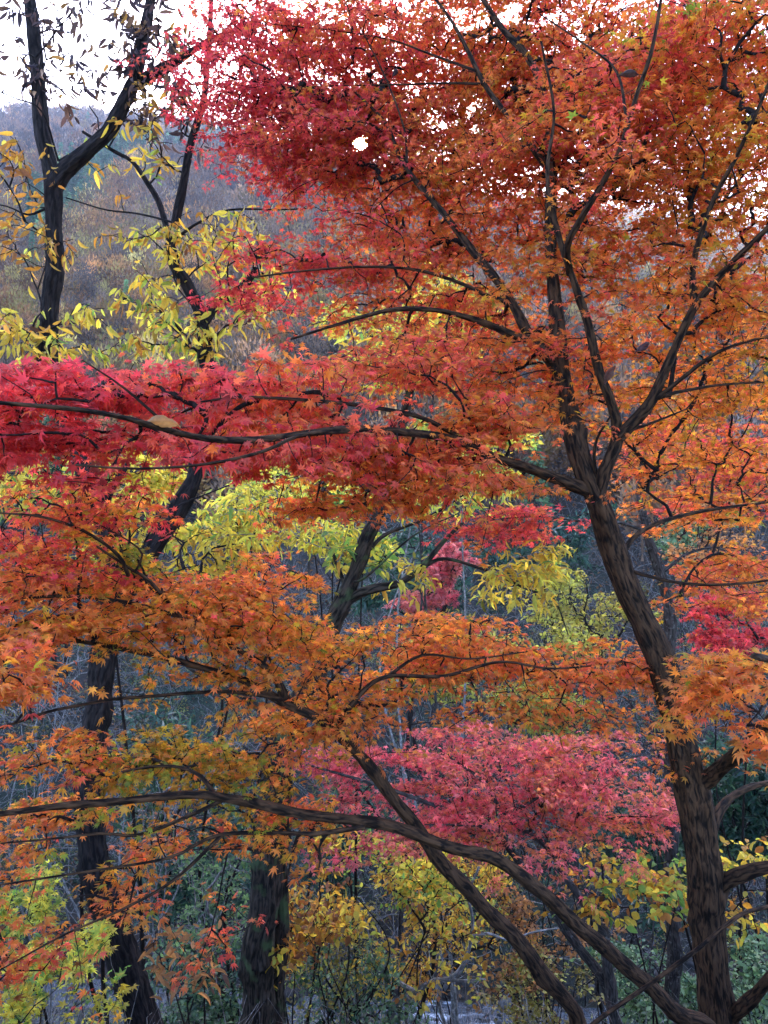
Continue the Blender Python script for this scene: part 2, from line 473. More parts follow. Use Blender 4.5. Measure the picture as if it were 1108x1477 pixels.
# ------------------------------------------------------------------ far woodland on the hillside
def forest(name, seed, n, conifer):
    g = R(seed)
    y = np.where(g.uniform(0, 1, n) < .3, g.uniform(36, 135, n), np.sqrt(g.uniform(30 ** 2, 440 ** 2, n))); x = g.uniform(-.78, .72, n) * y
    px = x / y * F + 554
    # belts of evergreens running down the spurs
    band = (1.3 * np.exp(-((y - 178 - (px - 110) * .80) / 34) ** 2) * (px < 430) * (px > 40) + 1.2 * np.exp(-((y - 215) / 45) ** 2 - ((px - 480) / 50) ** 2)
            + .8 * vnoise(x, y * .8, .03, 11) * (px > 500) - .15 + g.randn(n) * .16)
    keep = (band > .25) if conifer else (band < .3)
    x, y = x[keep], y[keep]; n = len(x)
    h = g.uniform(7, 12, n) * np.clip(y / 130, .5, 1)
    if conifer: h *= 1.15
    rad = h * (g.uniform(.26, .38, n) if not conifer else g.uniform(.16, .22, n))
    cnt = np.clip(36000 / y, 110, 520).astype(int)
    idx = np.repeat(np.arange(n), cnt); m = len(idx)
    s = np.clip(y[idx] / 260, .27, 1.2)
    z0 = ground(x, y)
    u = norm(g.randn(m, 3))
    if conifer:
        t = g.uniform(0, 1, m) ** 1.4
        rr = rad[idx] * (1 - t) * g.uniform(.35, 1, m); a = g.uniform(0, 6.28, m)
        P = np.stack([x[idx] + rr * np.cos(a), y[idx] + rr * np.sin(a), z0[idx] + h[idx] * (.08 + .92 * t)], -1)
        D = norm(np.stack([np.cos(a), np.sin(a), np.full(m, -.35)], -1) + g.randn(m, 3) * .3)
        ln = .9 * s * g.uniform(.6, 1.4, m); wd = .32 * s
    else:
        cl = norm(g.randn(n, 7, 3)) * .62
        q = cl[idx, g.randint(0, 7, m)] + u * (g.uniform(.05, 1, m) ** .5)[:, None] * .48
        P = np.stack([x[idx] + q[:, 0] * rad[idx], y[idx] + q[:, 1] * rad[idx], z0[idx] + h[idx] * (.56 + .42 * q[:, 2])], -1)
        stem = g.uniform(0, 1, m) < .06
        P[stem] = np.stack([x[idx[stem]], y[idx[stem]], z0[idx[stem]] + h[idx[stem]] * g.uniform(0, .5, stem.sum())], -1)
        D = norm(q * .8 + np.array([0, 0, .8]) + g.randn(m, 3) * .35)
        D[stem] = (0, 0, 1)
        ln = 1.1 * s * g.uniform(.5, 1.5, m); wd = .27 * s
    X = norm(np.cross(D, norm(g.randn(m, 3))))
    V = np.stack([P - X * wd[:, None], P + X * wd[:, None], P + D * ln[:, None]], 1).reshape(-1, 3)
    if conifer:
        c = palette('green', np.clip(g.uniform(.25, .85, n), 0, 1)) * 1.15
    else:
        k = g.uniform(0, 1, n) + .25 * vnoise(x, y, .05, 13) + .3 * np.exp(-((y - 120) / 50) ** 2)
        cc = np.array([(.05, .04, .034), (.10, .075, .055), (.18, .095, .045), (.26, .12, .04), (.22, .17, .05)])
        c = np.stack([np.interp(k, [0, .4, .7, .92, 1.1], cc[:, i]) for i in range(3)], -1)
    c = (c * np.exp(.48 * g.randn(n, 1)))[idx] * g.uniform(.8, 1.2, (m, 1))
    o = make_mesh(name, V, [np.arange(3 * m).reshape(-1, 3)], M['wood'], col=np.repeat(c, 3, 0))
    o['kind'] = 'stuff'
forest('bare_forest', 21, 10500, False)
forest('conifer_forest', 22, 9500, True)

def leaf_litter():
    g = R(31); n = 46000
    y = g.uniform(.8, 58, n); x = g.uniform(-.75, .75, n) * np.maximum(y, 4)
    P = np.stack([x, y, ground(x, y) + .03], -1)
    a = g.uniform(0, 6.28, n)
    D = np.stack([np.cos(a), np.sin(a), g.uniform(-.3, .5, n)], -1)
    c = palette('brown', np.clip(.4 + .3 * g.randn(n), 0, 1))
    o = leaves_mesh('fallen_leaves', P, D, 'oval_far', .06 + .004 * y, c * .8, M['leaf'], None, (0, 0, 0), 32)
    o['kind'] = 'stuff'
leaf_litter()

def undergrowth():
    g = R(41); n = 21000
    y = 4.5 + 44 * g.uniform(0, 1, n) ** 1.3; x = g.uniform(-.72, .72, n) * np.maximum(y, 5)
    ok = np.abs(y + .9 * np.sin(x * .11 + .5) - 16) > 1.3
    x, y = x[ok], y[ok]; n = len(x)
    p = np.stack([x, y, ground(x, y) - .05], -1)
    a = g.uniform(0, 6.28, n); L = g.uniform(.4, 1.9, n)
    out = np.stack([np.cos(a), np.sin(a), 0 * a], -1)
    t = np.linspace(0, 1, 6)[None, :, None]
    lean = g.uniform(.3, 1.25, n)[:, None, None]
    P = p[:, None] + L[:, None, None] * (out[:, None] * t * lean + np.array([0, 0, 1.0]) * (t * .9 - t * t * .55 * lean))
    P = P + g.randn(n, 6, 3) * .035 * L[:, None, None] * t
    r = (g.uniform(.003, .009, n) * np.clip(y / 10, .7, 2))[:, None] * np.linspace(1, .35, 6)[None]
    # side shoots
    k = g.randint(1, 5, n); b = P[np.arange(n), k]
    d2 = norm(g.randn(n, 3) + np.array([0, 0, .5]))
    P2 = b[:, None] + (L * .45)[:, None, None] * d2[:, None] * t + g.randn(n, 6, 3) * .02 * t
    V1, Q1 = bundle((P, r), 4); V2, Q2 = bundle((P2, r * .6), 3)
    V = np.vstack([V1, V2])
    o = make_mesh('undergrowth', V, [Q1, Q2 + len(V1)], M['twig_pale'], uv=V[:, [0, 2]])
    o['kind'] = 'stuff'
undergrowth()

def ground_cover():
    g = R(51); k = 1700; n = 190000
    cy = 4.5 + 26 * g.uniform(0, 1, k) ** 1.2; cx = g.uniform(-.7, .7, k) * np.maximum(cy, 5)
    ok = np.abs(cy + .9 * np.sin(cx * .11 + .5) - 16) > 1.6
    cx, cy = cx[ok], cy[ok]; k = len(cx)
    rr = g.uniform(.25, .8, k); hh = rr * g.uniform(.6, 1.3, k)
    i = g.randint(0, k, n)
    u = norm(g.randn(n, 3)) * (g.uniform(.1, 1, n) ** .4)[:, None]
    x = cx[i] + u[:, 0] * rr[i]; y = cy[i] + u[:, 1] * rr[i]
    bank = np.exp(-((cy + .9 * np.sin(cx * .11 + .5) - 13.6) / 1.0) ** 2) * (np.abs(cx - 1.75) > .45)
    hh = hh * (1 + 1.6 * bank)
    P = np.stack([x, y, ground(x, y) + np.abs(u[:, 2]) * hh[i]], -1)
    kind = g.uniform(0, 1, k)
    c = np.where((kind < .62)[i, None], palette('green', np.clip(g.uniform(.1, .9, k)[i] + .12 * g.randn(n), 0, 1)), palette('olive', np.clip(g.uniform(0, 1, k)[i] + .15 * g.randn(n), 0, 1)))
    D = norm(u + np.array([0, 0, .4]))
    o = leaves_mesh('ground_cover', P, D, 'needle', .10, c, M['leaf_green'], None, (0, 0, 0), 52)
    o['kind'] = 'stuff'
ground_cover()

# ------------------------------------------------------------------ trees that grow from drawn limbs
def grow(nodes, nlen, nrad, tips, g, alpha=.35, bend=.12):
    """join every tip to the nearest node of the growing skeleton; returns twig segments and radii"""
    N0 = len(nodes); nt_ = len(tips)
    P = np.zeros((N0 + 3 * nt_, 3)); P[:N0] = nodes
    Ln = np.zeros(N0 + 3 * nt_); Ln[:N0] = nlen
    pen = np.zeros(N0 + 3 * nt_); pen[:N0] = np.clip(nrad - .02, 0, .2) * 6
    par = np.full(N0 + 3 * nt_, -1)
    d0 = np.empty(nt_)
    for i in range(0, nt_, 512):
        d0[i:i + 512] = np.sqrt(((tips[i:i + 512, None] - nodes[None]) ** 2).sum(-1)).min(1)
    order = np.argsort(d0 + g.uniform(0, .12, nt_))
    used = N0; segs = []; ends = []
    for i in order:
        q = tips[i]
        d = np.sqrt(((P[:used] - q) ** 2).sum(1))
        j = int(np.argmin(d + alpha * Ln[:used] + pen[:used]))
        a = P[j]; L = d[j]
        c = (a + q) / 2 + g.randn(3) * L * bend + np.array([0, 0, L * bend * .8])
        t = np.linspace(0, 1, 5)[:, None]
        s = (1 - t) ** 2 * a + 2 * t * (1 - t) * c + t * t * q
        s[1:4] += g.randn(3, 3) * L * .02
        P[used] = s[2]; P[used + 1] = s[3]; P[used + 2] = q
        Ln[used] = Ln[j] + L * .5; Ln[used + 1] = Ln[j] + L * .75; Ln[used + 2] = Ln[j] + L
        par[used] = j; par[used + 1] = used; par[used + 2] = used + 1
        segs.append(s); ends.append((j, used)); used += 3
    w = np.zeros(used)
    for k in range(used - 1, N0 - 1, -1):
        if (k - N0) % 3 == 2: w[k] += 1
        if par[k] >= 0: w[par[k]] += w[k]
    return order, np.array(segs), np.array(ends), w

def build_tree(name, label, cat, limbs, pads, seed, base=None, group=None, leaf='maple', size=.036, per=9, pal='maple',
               bark='bark', twig='twig', tw_r=.0016, reach=.2, spread=.05, tilt=.42, hang=0.0, lmat='leaf', rough=.10,
               hole=None, step=.06, alpha=.35, crown='foliage', dens=.62, shift=0.0):
    """limbs: (points [(px,py,d)...] or world points, r0, r1); pads: dict or tuple (layer, px, py, d, hw, hh, hd, tips, t, ts)"""
    g = R(seed)
    NP, NL, NR = [], [], []
    parts = []
    for li, lb in enumerate(limbs):
        pts, r0, r1 = lb[0], lb[1], lb[2]
        pts = np.array([at(*p) if not isinstance(p, np.ndarray) else p for p in pts])
        u = np.linspace(0, 1, len(pts))
        rr = r0 + (r1 - r0) * u ** (lb[3] if len(lb) > 3 else .8)
        st = step if r0 > .03 else step * .7
        P, r = catmull(pts, rr, st)
        L = np.concatenate([[0], np.cumsum(np.linalg.norm(np.diff(P, axis=0), axis=1))])
        wob = np.stack([vnoise(L * 0 + k * 7.7 + li * 3.1, L, 4.5, seed + k) for k in range(3)], -1) + .45 * np.stack([vnoise(L * 0 + k * 3.7 + li * 5.1, L, 11, seed + 9 + k) for k in range(3)], -1)
        P = P + wob * np.clip(r[:, None] * .7, .006, .035) * np.clip(L / .4, 0, 1)[:, None]
        parts.append((P, r, L))
        l0 = 0
        if li and NP:
            A = np.concatenate(NP); j = np.argmin(((A - P[0]) ** 2).sum(1)); l0 = np.concatenate(NL)[j]
        NP.append(P); NL.append(l0 + L); NR.append(r)
    if base is None:
        p0 = parts[0][0][0]; base = (p0[0], p0[1], float(ground(p0[0], p0[1])))
    root = thing(name, base, label, cat, group)
    for li, (P, r, L) in enumerate(parts):
        sides = 40 if r[0] > .06 else (16 if r[0] > .025 else 8)
        V, Q, T, uv = tube(P, r, sides, rough if r[0] > .02 else 0, seed * 13 + li)
        nm = 'trunk' if li == 0 else (limbs[li][4] if len(limbs[li]) > 4 else 'branch')
        make_mesh(nm, V, [Q, T], M[bark], root, base, uv=uv, smooth=True)
    nodes = np.concatenate(NP); nl = np.concatenate(NL) * 1.0; nr = np.concatenate(NR)
    tips, lay, tt = [], [], []
    for pd in pads:
        ly, px, py, d, hw, hh, hd, n, t, ts = pd[:10]
        d = d + (shift if d > 1.8 else 0)
        if leaf == 'maple':                       # flat sprays stacked in tiers with gaps between them
            n = max(6, int(n * dens * {'top': 2.9, 'red': .8, 'near': 1.3}.get(ly.split('|')[0], 1))); kq = max(3, n // 14)
            cq = norm(g.randn(kq, 3)) * (g.uniform(0, 1, (kq, 1)) ** .5) * 1.08
            sc = np.array([.30 * d / F * 100 / max(hw * d / F, .05), .16 / hd, .011 * F / d / max(hh, 8)])
            sc = sc * min(1, (d / 3.4) ** 1.2); sc[0] = min(.20 / (hw * d / F), .45) * min(1, (d / 3.4) ** 1.2)
            q = cq[g.randint(0, kq, n)] + g.randn(n, 3) * sc
        else:
            q = norm(g.randn(n, 3)) * (g.uniform(0, 1, (n, 1)) ** .42)
        dd = np.maximum(d + q[:, 1] * hd, .9)
        X = np.stack([(px + q[:, 0] * hw - 554) / F * d, dd, CZ - (py + q[:, 2] * hh - 738.5) / F * d], -1)
        # layered habit: outer ends of a spray droop a little
        X[:, 2] -= (q[:, 0] ** 2 + q[:, 1] ** 2) * hh / F * d * .5
        tips.append(X); lay += [ly] * n
        if ly[:3] == 'top': t = t - (.08 if px < 560 else .0)
        tt.append(t + ts * g.randn(n) * .7 + .5 * ts * vnoise(X[:, 0], X[:, 2] * 2, 3.0, seed + 5))
    tips = np.concatenate(tips); lay = np.array(lay); tt = np.concatenate(tt)
    order, segs, ends, w = grow(nodes, nl, nr, tips, g, alpha)
    rt = tw_r * np.maximum(w[ends[:, 1]], 1) ** .42
    lim = np.where(ends[:, 0] < len(nr), nr[np.minimum(ends[:, 0], len(nr) - 1)], 1)
    rt = np.minimum(rt, lim * .9 + .0005)
    re = np.maximum(tw_r * .8, rt * .45)
    rad = rt[:, None] + (re - rt)[:, None] * np.linspace(0, 1, 5)[None]
    clear = np.ones(len(segs), bool)
    for (o_, dr, rr_) in (hole or []):
        v = segs - o_; tp = (v * dr).sum(-1)
        clear &= (np.linalg.norm(v - tp[..., None] * dr, axis=-1) > .0105 * tp + .004).all(1)
    big = rt > tw_r * 4.5
    V, Q = [], []
    off = 0
    for msk, sd in ((big & clear, 7), (~big & clear, 4)):
        if msk.any():
            v, q = bundle((segs[msk], rad[msk]), sd); V.append(v); Q.append(q + off); off += len(v)
    V = np.vstack(V)
    make_mesh('sprays', V, Q, M[twig], root, base, uv=V[:, [0, 2]], smooth=True)
    # leaves
    lay_o, tt_o = lay[order], tt[order]
    tip = segs[:, 4]; L = np.linalg.norm(segs[:, 4] - segs[:, 0], axis=1)
    names = list(dict.fromkeys(lay_o))
    for ly in names:
        spec = ly if isinstance(ly, tuple) else None
        m = np.where(lay_o == ly)[0]
        idx = np.repeat(m, per); n = len(idx)
        back = g.uniform(0, 1, n) ** 1.3 * np.minimum(reach, L[idx])
        f = 1 - back / np.maximum(L[idx], 1e-3)
        k = np.clip(f * 4, 0, 3.999); i0 = k.astype(int); fr = (k - i0)[:, None]
        P = segs[idx, i0] * (1 - fr) + segs[idx, i0 + 1] * fr
        td = norm(segs[idx, 4] - segs[idx, 2])
        side = norm(np.cross(td, np.array([0, 0, 1.0])) + 1e-6) * g.choice([-1, 1], n)[:, None]
        D = td * .6 + side * g.uniform(.2, 1.1, n)[:, None]
        P = P + norm(D) * spread * g.uniform(.2, 1, n)[:, None] + g.randn(n, 3) * spread * np.array([.6, .6, .22])
        if hole is not None:
            keep = np.ones(n, bool)
            for (o_, dr, rr_) in hole:
                v = P - o_; tpar = v @ dr
                keep &= np.linalg.norm(v - tpar[:, None] * dr, axis=1) > (.0085 * tpar + .010) * g.uniform(.55, 1.15, n)
            P, D, idx = P[keep], D[keep], idx[keep]; n = len(idx)
        odd = g.uniform(0, 1, n)
        t = np.clip(tt_o[idx] + g.randn(n) * .09 + (odd < .05) * .3, 0, 1)
        c = palette('withered' if ly[0] == 'w' else pal, t) * np.exp(g.randn(n, 1) * .2) * np.where(odd > .965, .45, 1)[:, None]  # high sky leaves carry their backlit darkness in the colour
        dist = np.median(P[:, 1])
        kind = leaf; sz = size * (1.25 if ly.split('|')[0] in ('red',) else 1)
        if leaf == 'maple': kind = 'maple_near' if dist < 3.4 else ('maple' if dist < 5.2 else 'maple_far')
        lab = None
        lname = crown
        if '|' in ly: lab = ly.split('|')[1]
        leaves_mesh(lname, P, D, kind, sz, c, M[lmat], root, base, seed * 7 + len(lname) + int(m[0]), tilt, hang, lab)
    return root

SUNRAY = [(np.array([0, 0, CZ]), SUN_DIR, .078)]

def gnd(px, d, dz=-.25):
    x = (px - 554) / F * d
    return np.array([x, d, float(ground(x, d)) + dz])

# ---- the big maple whose trunk stands at the right
trunk = [gnd(1052, 4.25), (1045, 1560, 4.22), (1036, 1477, 4.2), (1022, 1300, 4.2), (1008, 1200, 4.2), (1000, 1130, 4.2), (985, 1060, 4.15), (968, 1000, 4.15),
         (942, 930, 4.1), (912, 860, 4.1), (890, 790, 4.1), (868, 730, 4.05), (848, 690, 4.05), (832, 640, 4.1), (822, 590, 4.15), (812, 540, 4.2),
         (803, 460, 4.3), (797, 400, 4.35), (795, 330, 4.4), (793, 240, 4.5), (783, 140, 4.6), (760, 80, 4.7), (725, 40, 4.8), (690, -10, 4.9), (640, -80, 5)]
M1 = [
    (trunk, .104, .010, 1.0),
    ([(862, 722, 4.05), (872, 680, 4.0), (893, 630, 3.95), (884, 585, 3.9), (866, 540, 3.85), (849, 470, 3.8), (829, 415, 3.75), (811, 365, 3.7), (800, 320, 3.7), (790, 250, 3.7), (800, 160, 3.7), (780, 60, 3.7)], .040, .005),
    ([(893, 630, 3.95), (924, 600, 3.9), (944, 575, 3.85), (969, 520, 3.8), (989, 470, 3.75), (1014, 425, 3.7), (1064, 370, 3.6), (1108, 328, 3.5), (1180, 260, 3.4)], .034, .010),
    ([(1002, 440, 3.72), (999, 400, 3.7), (1004, 360, 3.65), (1029, 285, 3.55), (1059, 230, 3.45), (1094, 155, 3.35), (1125, 80, 3.3)], .020, .006),
    ([(944, 577, 3.85), (969, 558, 3.8), (1024, 515, 3.7), (1060, 498, 3.6), (1108, 485, 3.5), (1180, 470, 3.4)], .014, .005),
    ([(950, 574, 3.85), (975, 566, 3.9), (1010, 560, 4.0), (1049, 555, 4.1), (1108, 551, 4.2), (1190, 548, 4.2)], .012, .004),
    ([(900, 622, 3.95), (925, 615, 4.0), (955, 604, 4.1), (990, 590, 4.2)], .013, .004),
    ([(862, 700, 4.05), (857, 660, 4.0), (861, 632, 3.95), (880, 600, 3.85)], .013, .005),
    # the long low branch reaching left towards the viewer
    ([(850, 708, 4.05), (790, 688, 3.95), (740, 670, 3.85), (700, 654, 3.75), (660, 636, 3.6), (600, 626, 3.4), (540, 619, 3.2), (470, 622, 3.0), (370, 634, 2.75), (300, 632, 2.55), (250, 622, 2.4), (180, 602, 2.25), (110, 590, 2.15), (20, 582, 2.05), (-60, 575, 2.0)], .036, .004, .6),
    ([(690, 648, 3.7), (655, 626, 3.6), (600, 600, 3.5), (520, 585, 3.3), (430, 575, 3.1), (350, 572, 2.95), (290, 580, 2.85)], .016, .004),
    ([(480, 622, 3.05), (430, 628, 2.7), (380, 650, 2.6), (300, 668, 2.5), (200, 676, 2.4), (110, 672, 2.3)], .009, .003),
    ([(250, 622, 2.4), (180, 560, 2.3), (120, 520, 2.2)], .006, .002),
    # upper left limbs
    ([(812, 540, 4.2), (790, 510, 4.25), (769, 488, 4.3), (735, 437, 4.4), (686, 370, 4.5), (645, 312, 4.6), (604, 265, 4.7), (575, 225, 4.8), (556, 178, 4.9), (510, 130, 5.0)], .042, .007),
    ([(735, 437, 4.4), (700, 425, 4.4), (676, 412, 4.4), (639, 398, 4.4), (590, 387, 4.4), (520, 385, 4.4), (430, 392, 4.4), (365, 400, 4.4)], .016, .005),
    ([(769, 488, 4.3), (748, 487, 4.2), (690, 465, 4.15), (629, 447, 4.1), (560, 447, 4.1), (480, 470, 4.1), (420, 490, 4.1)], .026, .006),
    ([(604, 265, 4.7), (588, 240, 4.7), (585, 190, 4.75), (560, 120, 4.8), (520, 40, 4.9)], .012, .004),
    ([(794, 262, 4.5), (784, 235, 4.5), (740, 175, 4.55), (699, 120, 4.6), (676, 75, 4.65), (654, 35, 4.7), (626, -5, 4.75), (590, -60, 4.8)], .024, .007),
    ([(699, 121, 4.6), (650, 120, 4.7), (600, 121, 4.8), (554, 122, 4.9), (470, 125, 5), (400, 130, 5.1)], .009, .003),
    ([(686, 102, 4.62), (620, 78, 4.8), (554, 55, 5.0), (450, 40, 5.2), (350, 30, 5.4)], .009, .003),
    ([(822, 395, 3.73), (818, 355, 3.6), (835, 318, 3.5), (864, 270, 3.4), (892, 222, 3.35), (904, 187, 3.3), (922, 130, 3.25), (939, 80, 3.2), (950, 20, 3.2), (956, -40, 3.2)], .019, .006),
    ([(906, 187, 3.3), (890, 105, 3.4), (840, 60, 3.5), (780, 20, 3.6)], .008, .003),
    # right side
    ([(899, 800, 4.1), (910, 780, 4.15), (944, 757, 4.3), (1004, 740, 4.5), (1060, 730, 4.6), (1108, 724, 4.7), (1190, 715, 4.8)], .018, .006),
    ([(903, 820, 4.1), (925, 828, 4.05), (979, 840, 4.0), (1040, 843, 3.9), (1108, 837, 3.8), (1180, 825, 3.7)], .012, .005),
    ([(1002, 1135, 4.2), (1025, 1122, 4.1), (1050, 1097, 3.9), (1080, 1070, 3.6), (1108, 1045, 3.3), (1135, 1010, 2.7), (1140, 975, 2.1), (1120, 955, 1.7), (1090, 945, 1.5)], .062, .006, .6),
    ([(1022, 1215, 4.2), (1034, 1180, 4.3), (1050, 1158, 4.4), (1080, 1140, 4.5), (1108, 1130, 4.6), (1180, 1110, 4.8)], .034, .014),
    ([(1030, 1290, 4.2), (1050, 1270, 4.15), (1075, 1258, 4.1), (1108, 1250, 4.05), (1180, 1250, 4.0)], .050, .025),
    ([(1045, 1475, 4.2), (1068, 1455, 4.1), (1090, 1430, 4.0), (1108, 1408, 3.9), (1160, 1350, 3.8)], .045, .022),
    ([(1108, 1308, 3.7), (1064, 1322, 3.6), (1004, 1372, 3.5), (934, 1422, 3.45), (874, 1462, 3.4), (840, 1490, 3.4)], .010, .010),
]
A, B_, C_, E_ = 'top|deep red and rust upper leaves', 'mid', 'red|crimson red leaves of the low branch', 'near|large orange leaves hanging close'
P1 = [
    (A, 430, 60, 5.4, 140, 75, .8, 300, .2, .16), (A, 400, 140, 5.0, 105, 50, .7, 210, .12, .12), (A, 560, 80, 5.4, 150, 95, 1, 360, .36, .16),
    (A, 480, 205, 4.8, 90, 45, .6, 190, .28, .15), (A, 385, 215, 5.0, 35, 32, .3, 50, .06, .08), (A, 700, 90, 5.4, 150, 110, 1, 370, .42, .16),
    (A, 860, 80, 5.0, 150, 100, 1, 400, .42, .18), (A, 1010, 80, 4.0, 140, 110, 1, 330, .42, .2), (A, 680, 240, 5.0, 140, 80, .9, 330, .45, .14),
    (A, 600, 190, 5.2, 100, 70, .8, 220, .40, .14),
    (A, 525, 215, 5.0, 75, 60, .6, 170, .38, .12), (A, 470, 150, 5.2, 100, 60, .8, 180, .3, .14),
    (A, 820, 220, 4.4, 130, 100, 1, 380, .44, .16), (A, 960, 250, 3.9, 150, 100, .6, 260, .52, .16), (A, 1060, 210, 3.4, 90, 110, .4, 110, .52, .15),
    (A, 860, 220, 2.9, 60, 50, .3, 18, .40, .12), (A, 1040, 40, 3.4, 100, 60, .5, 50, .55, .4),
    (B_, 430, 365, 4.6, 130, 42, .7, 230, .18, .14), (B_, 375, 400, 4.6, 70, 25, .5, 90, .1, .1), (B_, 570, 330, 4.9, 120, 70, .8, 290, .4, .18),
    (B_, 560, 425, 4.4, 140, 48, .7, 290, .32, .16), (B_, 700, 360, 4.5, 130, 90, .8, 360, .45, .15), (B_, 840, 380, 4.1, 130, 110, .8, 380, .48, .14),
    (B_, 980, 390, 4.0, 130, 110, .7, 330, .54, .14), (B_, 1070, 430, 3.8, 80, 130, .6, 230, .6, .14), (B_, 660, 500, 4.0, 150, 60, .7, 340, .44, .15),
    (B_, 540, 535, 3.6, 130, 45, .6, 240, .32, .15), (B_, 780, 540, 4.2, 120, 70, .6, 310, .47, .14), (B_, 930, 520, 4.4, 120, 85, .7, 280, .57, .14),
    (B_, 1050, 570, 4.4, 90, 90, .7, 260, .6, .14), (B_, 700, 590, 3.2, 90, 50, .4, 180, .46, .12), (B_, 1000, 660, 4.6, 110, 60, .6, 200, .55, .18),
    (C_, 80, 560, 2.5, 110, 38, .35, 130, .05, .07), (C_, 70, 610, 2.5, 100, 42, .3, 120, .07, .08), (C_, 180, 600, 2.6, 150, 55, .4, 200, .1, .1),
    (C_, 60, 535, 2.4, 50, 14, .3, 26, .04, .06), (C_, 260, 535, 2.7, 70, 14, .3, 40, .14, .14), (C_, 140, 690, 2.5, 60, 14, .3, 22, .2, .2), (C_, 420, 545, 2.9, 80, 16, .3, 60, .24, .16),
    (C_, 300, 560, 2.8, 130, 42, .4, 210, .16, .12), (C_, 330, 635, 2.6, 140, 45, .4, 190, .22, .14), (C_, 440, 590, 3.0, 130, 60, .4, 250, .28, .14),
    (C_, 40, 650, 2.4, 60, 20, .3, 36, .13, .12), (C_, 330, 668, 2.5, 60, 12, .3, 26, .2, .12),
    (B_, 560, 640, 3.2, 120, 45, .4, 200, .42, .14), (B_, 520, 690, 3.2, 100, 45, .4, 170, .48, .12), (B_, 620, 680, 3.3, 100, 40, .4, 130, .5, .12),
    (B_, 470, 735, 3.1, 60, 28, .3, 75, .5, .12), (B_, 700, 690, 3.6, 90, 22, .4, 70, .5, .12),
    (B_, 1050, 740, 4.6, 90, 40, .5, 120, .58, .15), (B_, 1050, 830, 3.9, 80, 35, .5, 110, .52, .18),
    (E_, 1075, 960, 2.2, 60, 26, .3, 60, .56, .08), (E_, 1070, 1015, 2.1, 60, 30, .3, 60, .56, .08), (E_, 1090, 1050, 2.0, 40, 16, .2, 20, .5, .08),
    (B_, 985, 1080, 3.9, 50, 30, .3, 26, .58, .1),
    (A, 620, 30, 5.6, 170, 60, .9, 200, .36, .16), (A, 780, 20, 5.2, 170, 60, .9, 220, .38, .16), (A, 920, 150, 4.2, 160, 90, .8, 240, .40, .16), (A, 760, 150, 5.2, 140, 80, .8, 200, .42, .14),
    (A, 1060, 110, 4.4, 110, 110, .8, 200, .42, .18), (A, 360, 40, 5.4, 80, 60, .7, 120, .16, .14),
]
build_tree('maple_tree', 'large orange and red maple whose furrowed trunk fills the right side', 'tree', M1, P1, 101,
           group='autumn maples', hole=SUNRAY, dens=.68, size=.0268, per=11, tilt=.32, alpha=.17, shift=.42, tw_r=.0019)

# ---- the leaning maple, two stems sweeping up to the left
M2 = [
    ([gnd(1015, 4.1), (985, 1560, 4.05), (850, 1500, 4.0), (830, 1462, 4.0), (740, 1350, 3.95), (640, 1250, 3.9), (580, 1170, 3.85), (520, 1092, 3.8), (480, 1055, 3.75), (440, 1030, 3.7), (400, 1010, 3.65), (350, 983, 3.6), (270, 960, 3.5), (190, 940, 3.4), (110, 925, 3.3)], .058, .009, .8),
    ([gnd(1040, 4.0), (1040, 1540, 3.95), (975, 1465, 3.9), (905, 1395, 3.8), (830, 1325, 3.75), (780, 1285, 3.7), (720, 1245, 3.65), (640, 1220, 3.55), (560, 1192, 3.5), (480, 1181, 3.4), (355, 1156, 3.2), (295, 1147, 3.1), (230, 1151, 3.05), (100, 1163, 2.9), (0, 1174, 2.8), (-80, 1182, 2.7)], .050, .009, .8),
    ([(410, 1012, 3.66), (400, 985, 3.6), (380, 960, 3.55), (345, 938, 3.5), (318, 922, 3.45), (260, 890, 3.4), (180, 868, 3.3), (80, 860, 3.2), (0, 872, 3.1)], .022, .005),
    ([(420, 1012, 3.68), (405, 985, 3.7), (395, 960, 3.75), (380, 930, 3.8), (370, 880, 3.9), (385, 830, 4)], .012, .004),
    ([(425, 1012, 3.68), (375, 1003, 3.55), (320, 997, 3.45), (220, 1004, 3.2), (160, 1010, 3.0), (80, 1025, 2.7), (0, 1050, 2.4), (-60, 1060, 2.2)], .011, .004),
    ([(330, 1150, 3.15), (270, 1178, 3.1), (200, 1205, 3.0), (145, 1203, 2.95), (70, 1212, 2.9), (0, 1218, 2.8)], .010, .003),
    ([(525, 1193, 3.45), (460, 1202, 3.35), (400, 1201, 3.3), (320, 1203, 3.2), (280, 1220, 3.15), (240, 1240, 3.1), (120, 1260, 3.0), (0, 1278, 2.9)], .013, .004),
    ([(320, 1205, 3.2), (250, 1270, 3.1), (180, 1310, 3.05), (90, 1350, 2.95), (0, 1400, 2.85)], .009, .003),
    ([(310, 1148, 3.12), (290, 1120, 3.2), (250, 1105, 3.3), (190, 1110, 3.3), (130, 1130, 3.2)], .011, .004),
    ([(480, 1056, 3.75), (520, 1000, 3.8), (560, 975, 3.85), (640, 975, 3.9), (720, 955, 4.0), (800, 965, 4.05), (900, 955, 4.1)], .016, .004),
    ([(560, 975, 3.85), (610, 945, 3.9), (680, 950, 4), (760, 940, 4.1)], .010, .003),
    ([(185, 830, 3.3), (170, 800, 3.2), (120, 765, 3.1), (60, 745, 3.0), (0, 740, 3)], .010, .004),
    ([(260, 890, 3.4), (215, 838, 3.35), (190, 822, 3.3), (140, 788, 3.2)], .012, .005),
    ([(195, 825, 3.3), (205, 800, 3.25), (185, 780, 3.25), (130, 750, 3.2)], .006, .003),
]
L_, Y_, O_ = 'low', 'olive|olive yellow leaves on the lower spray', 'leftred|red and olive leaves of the highest spray'
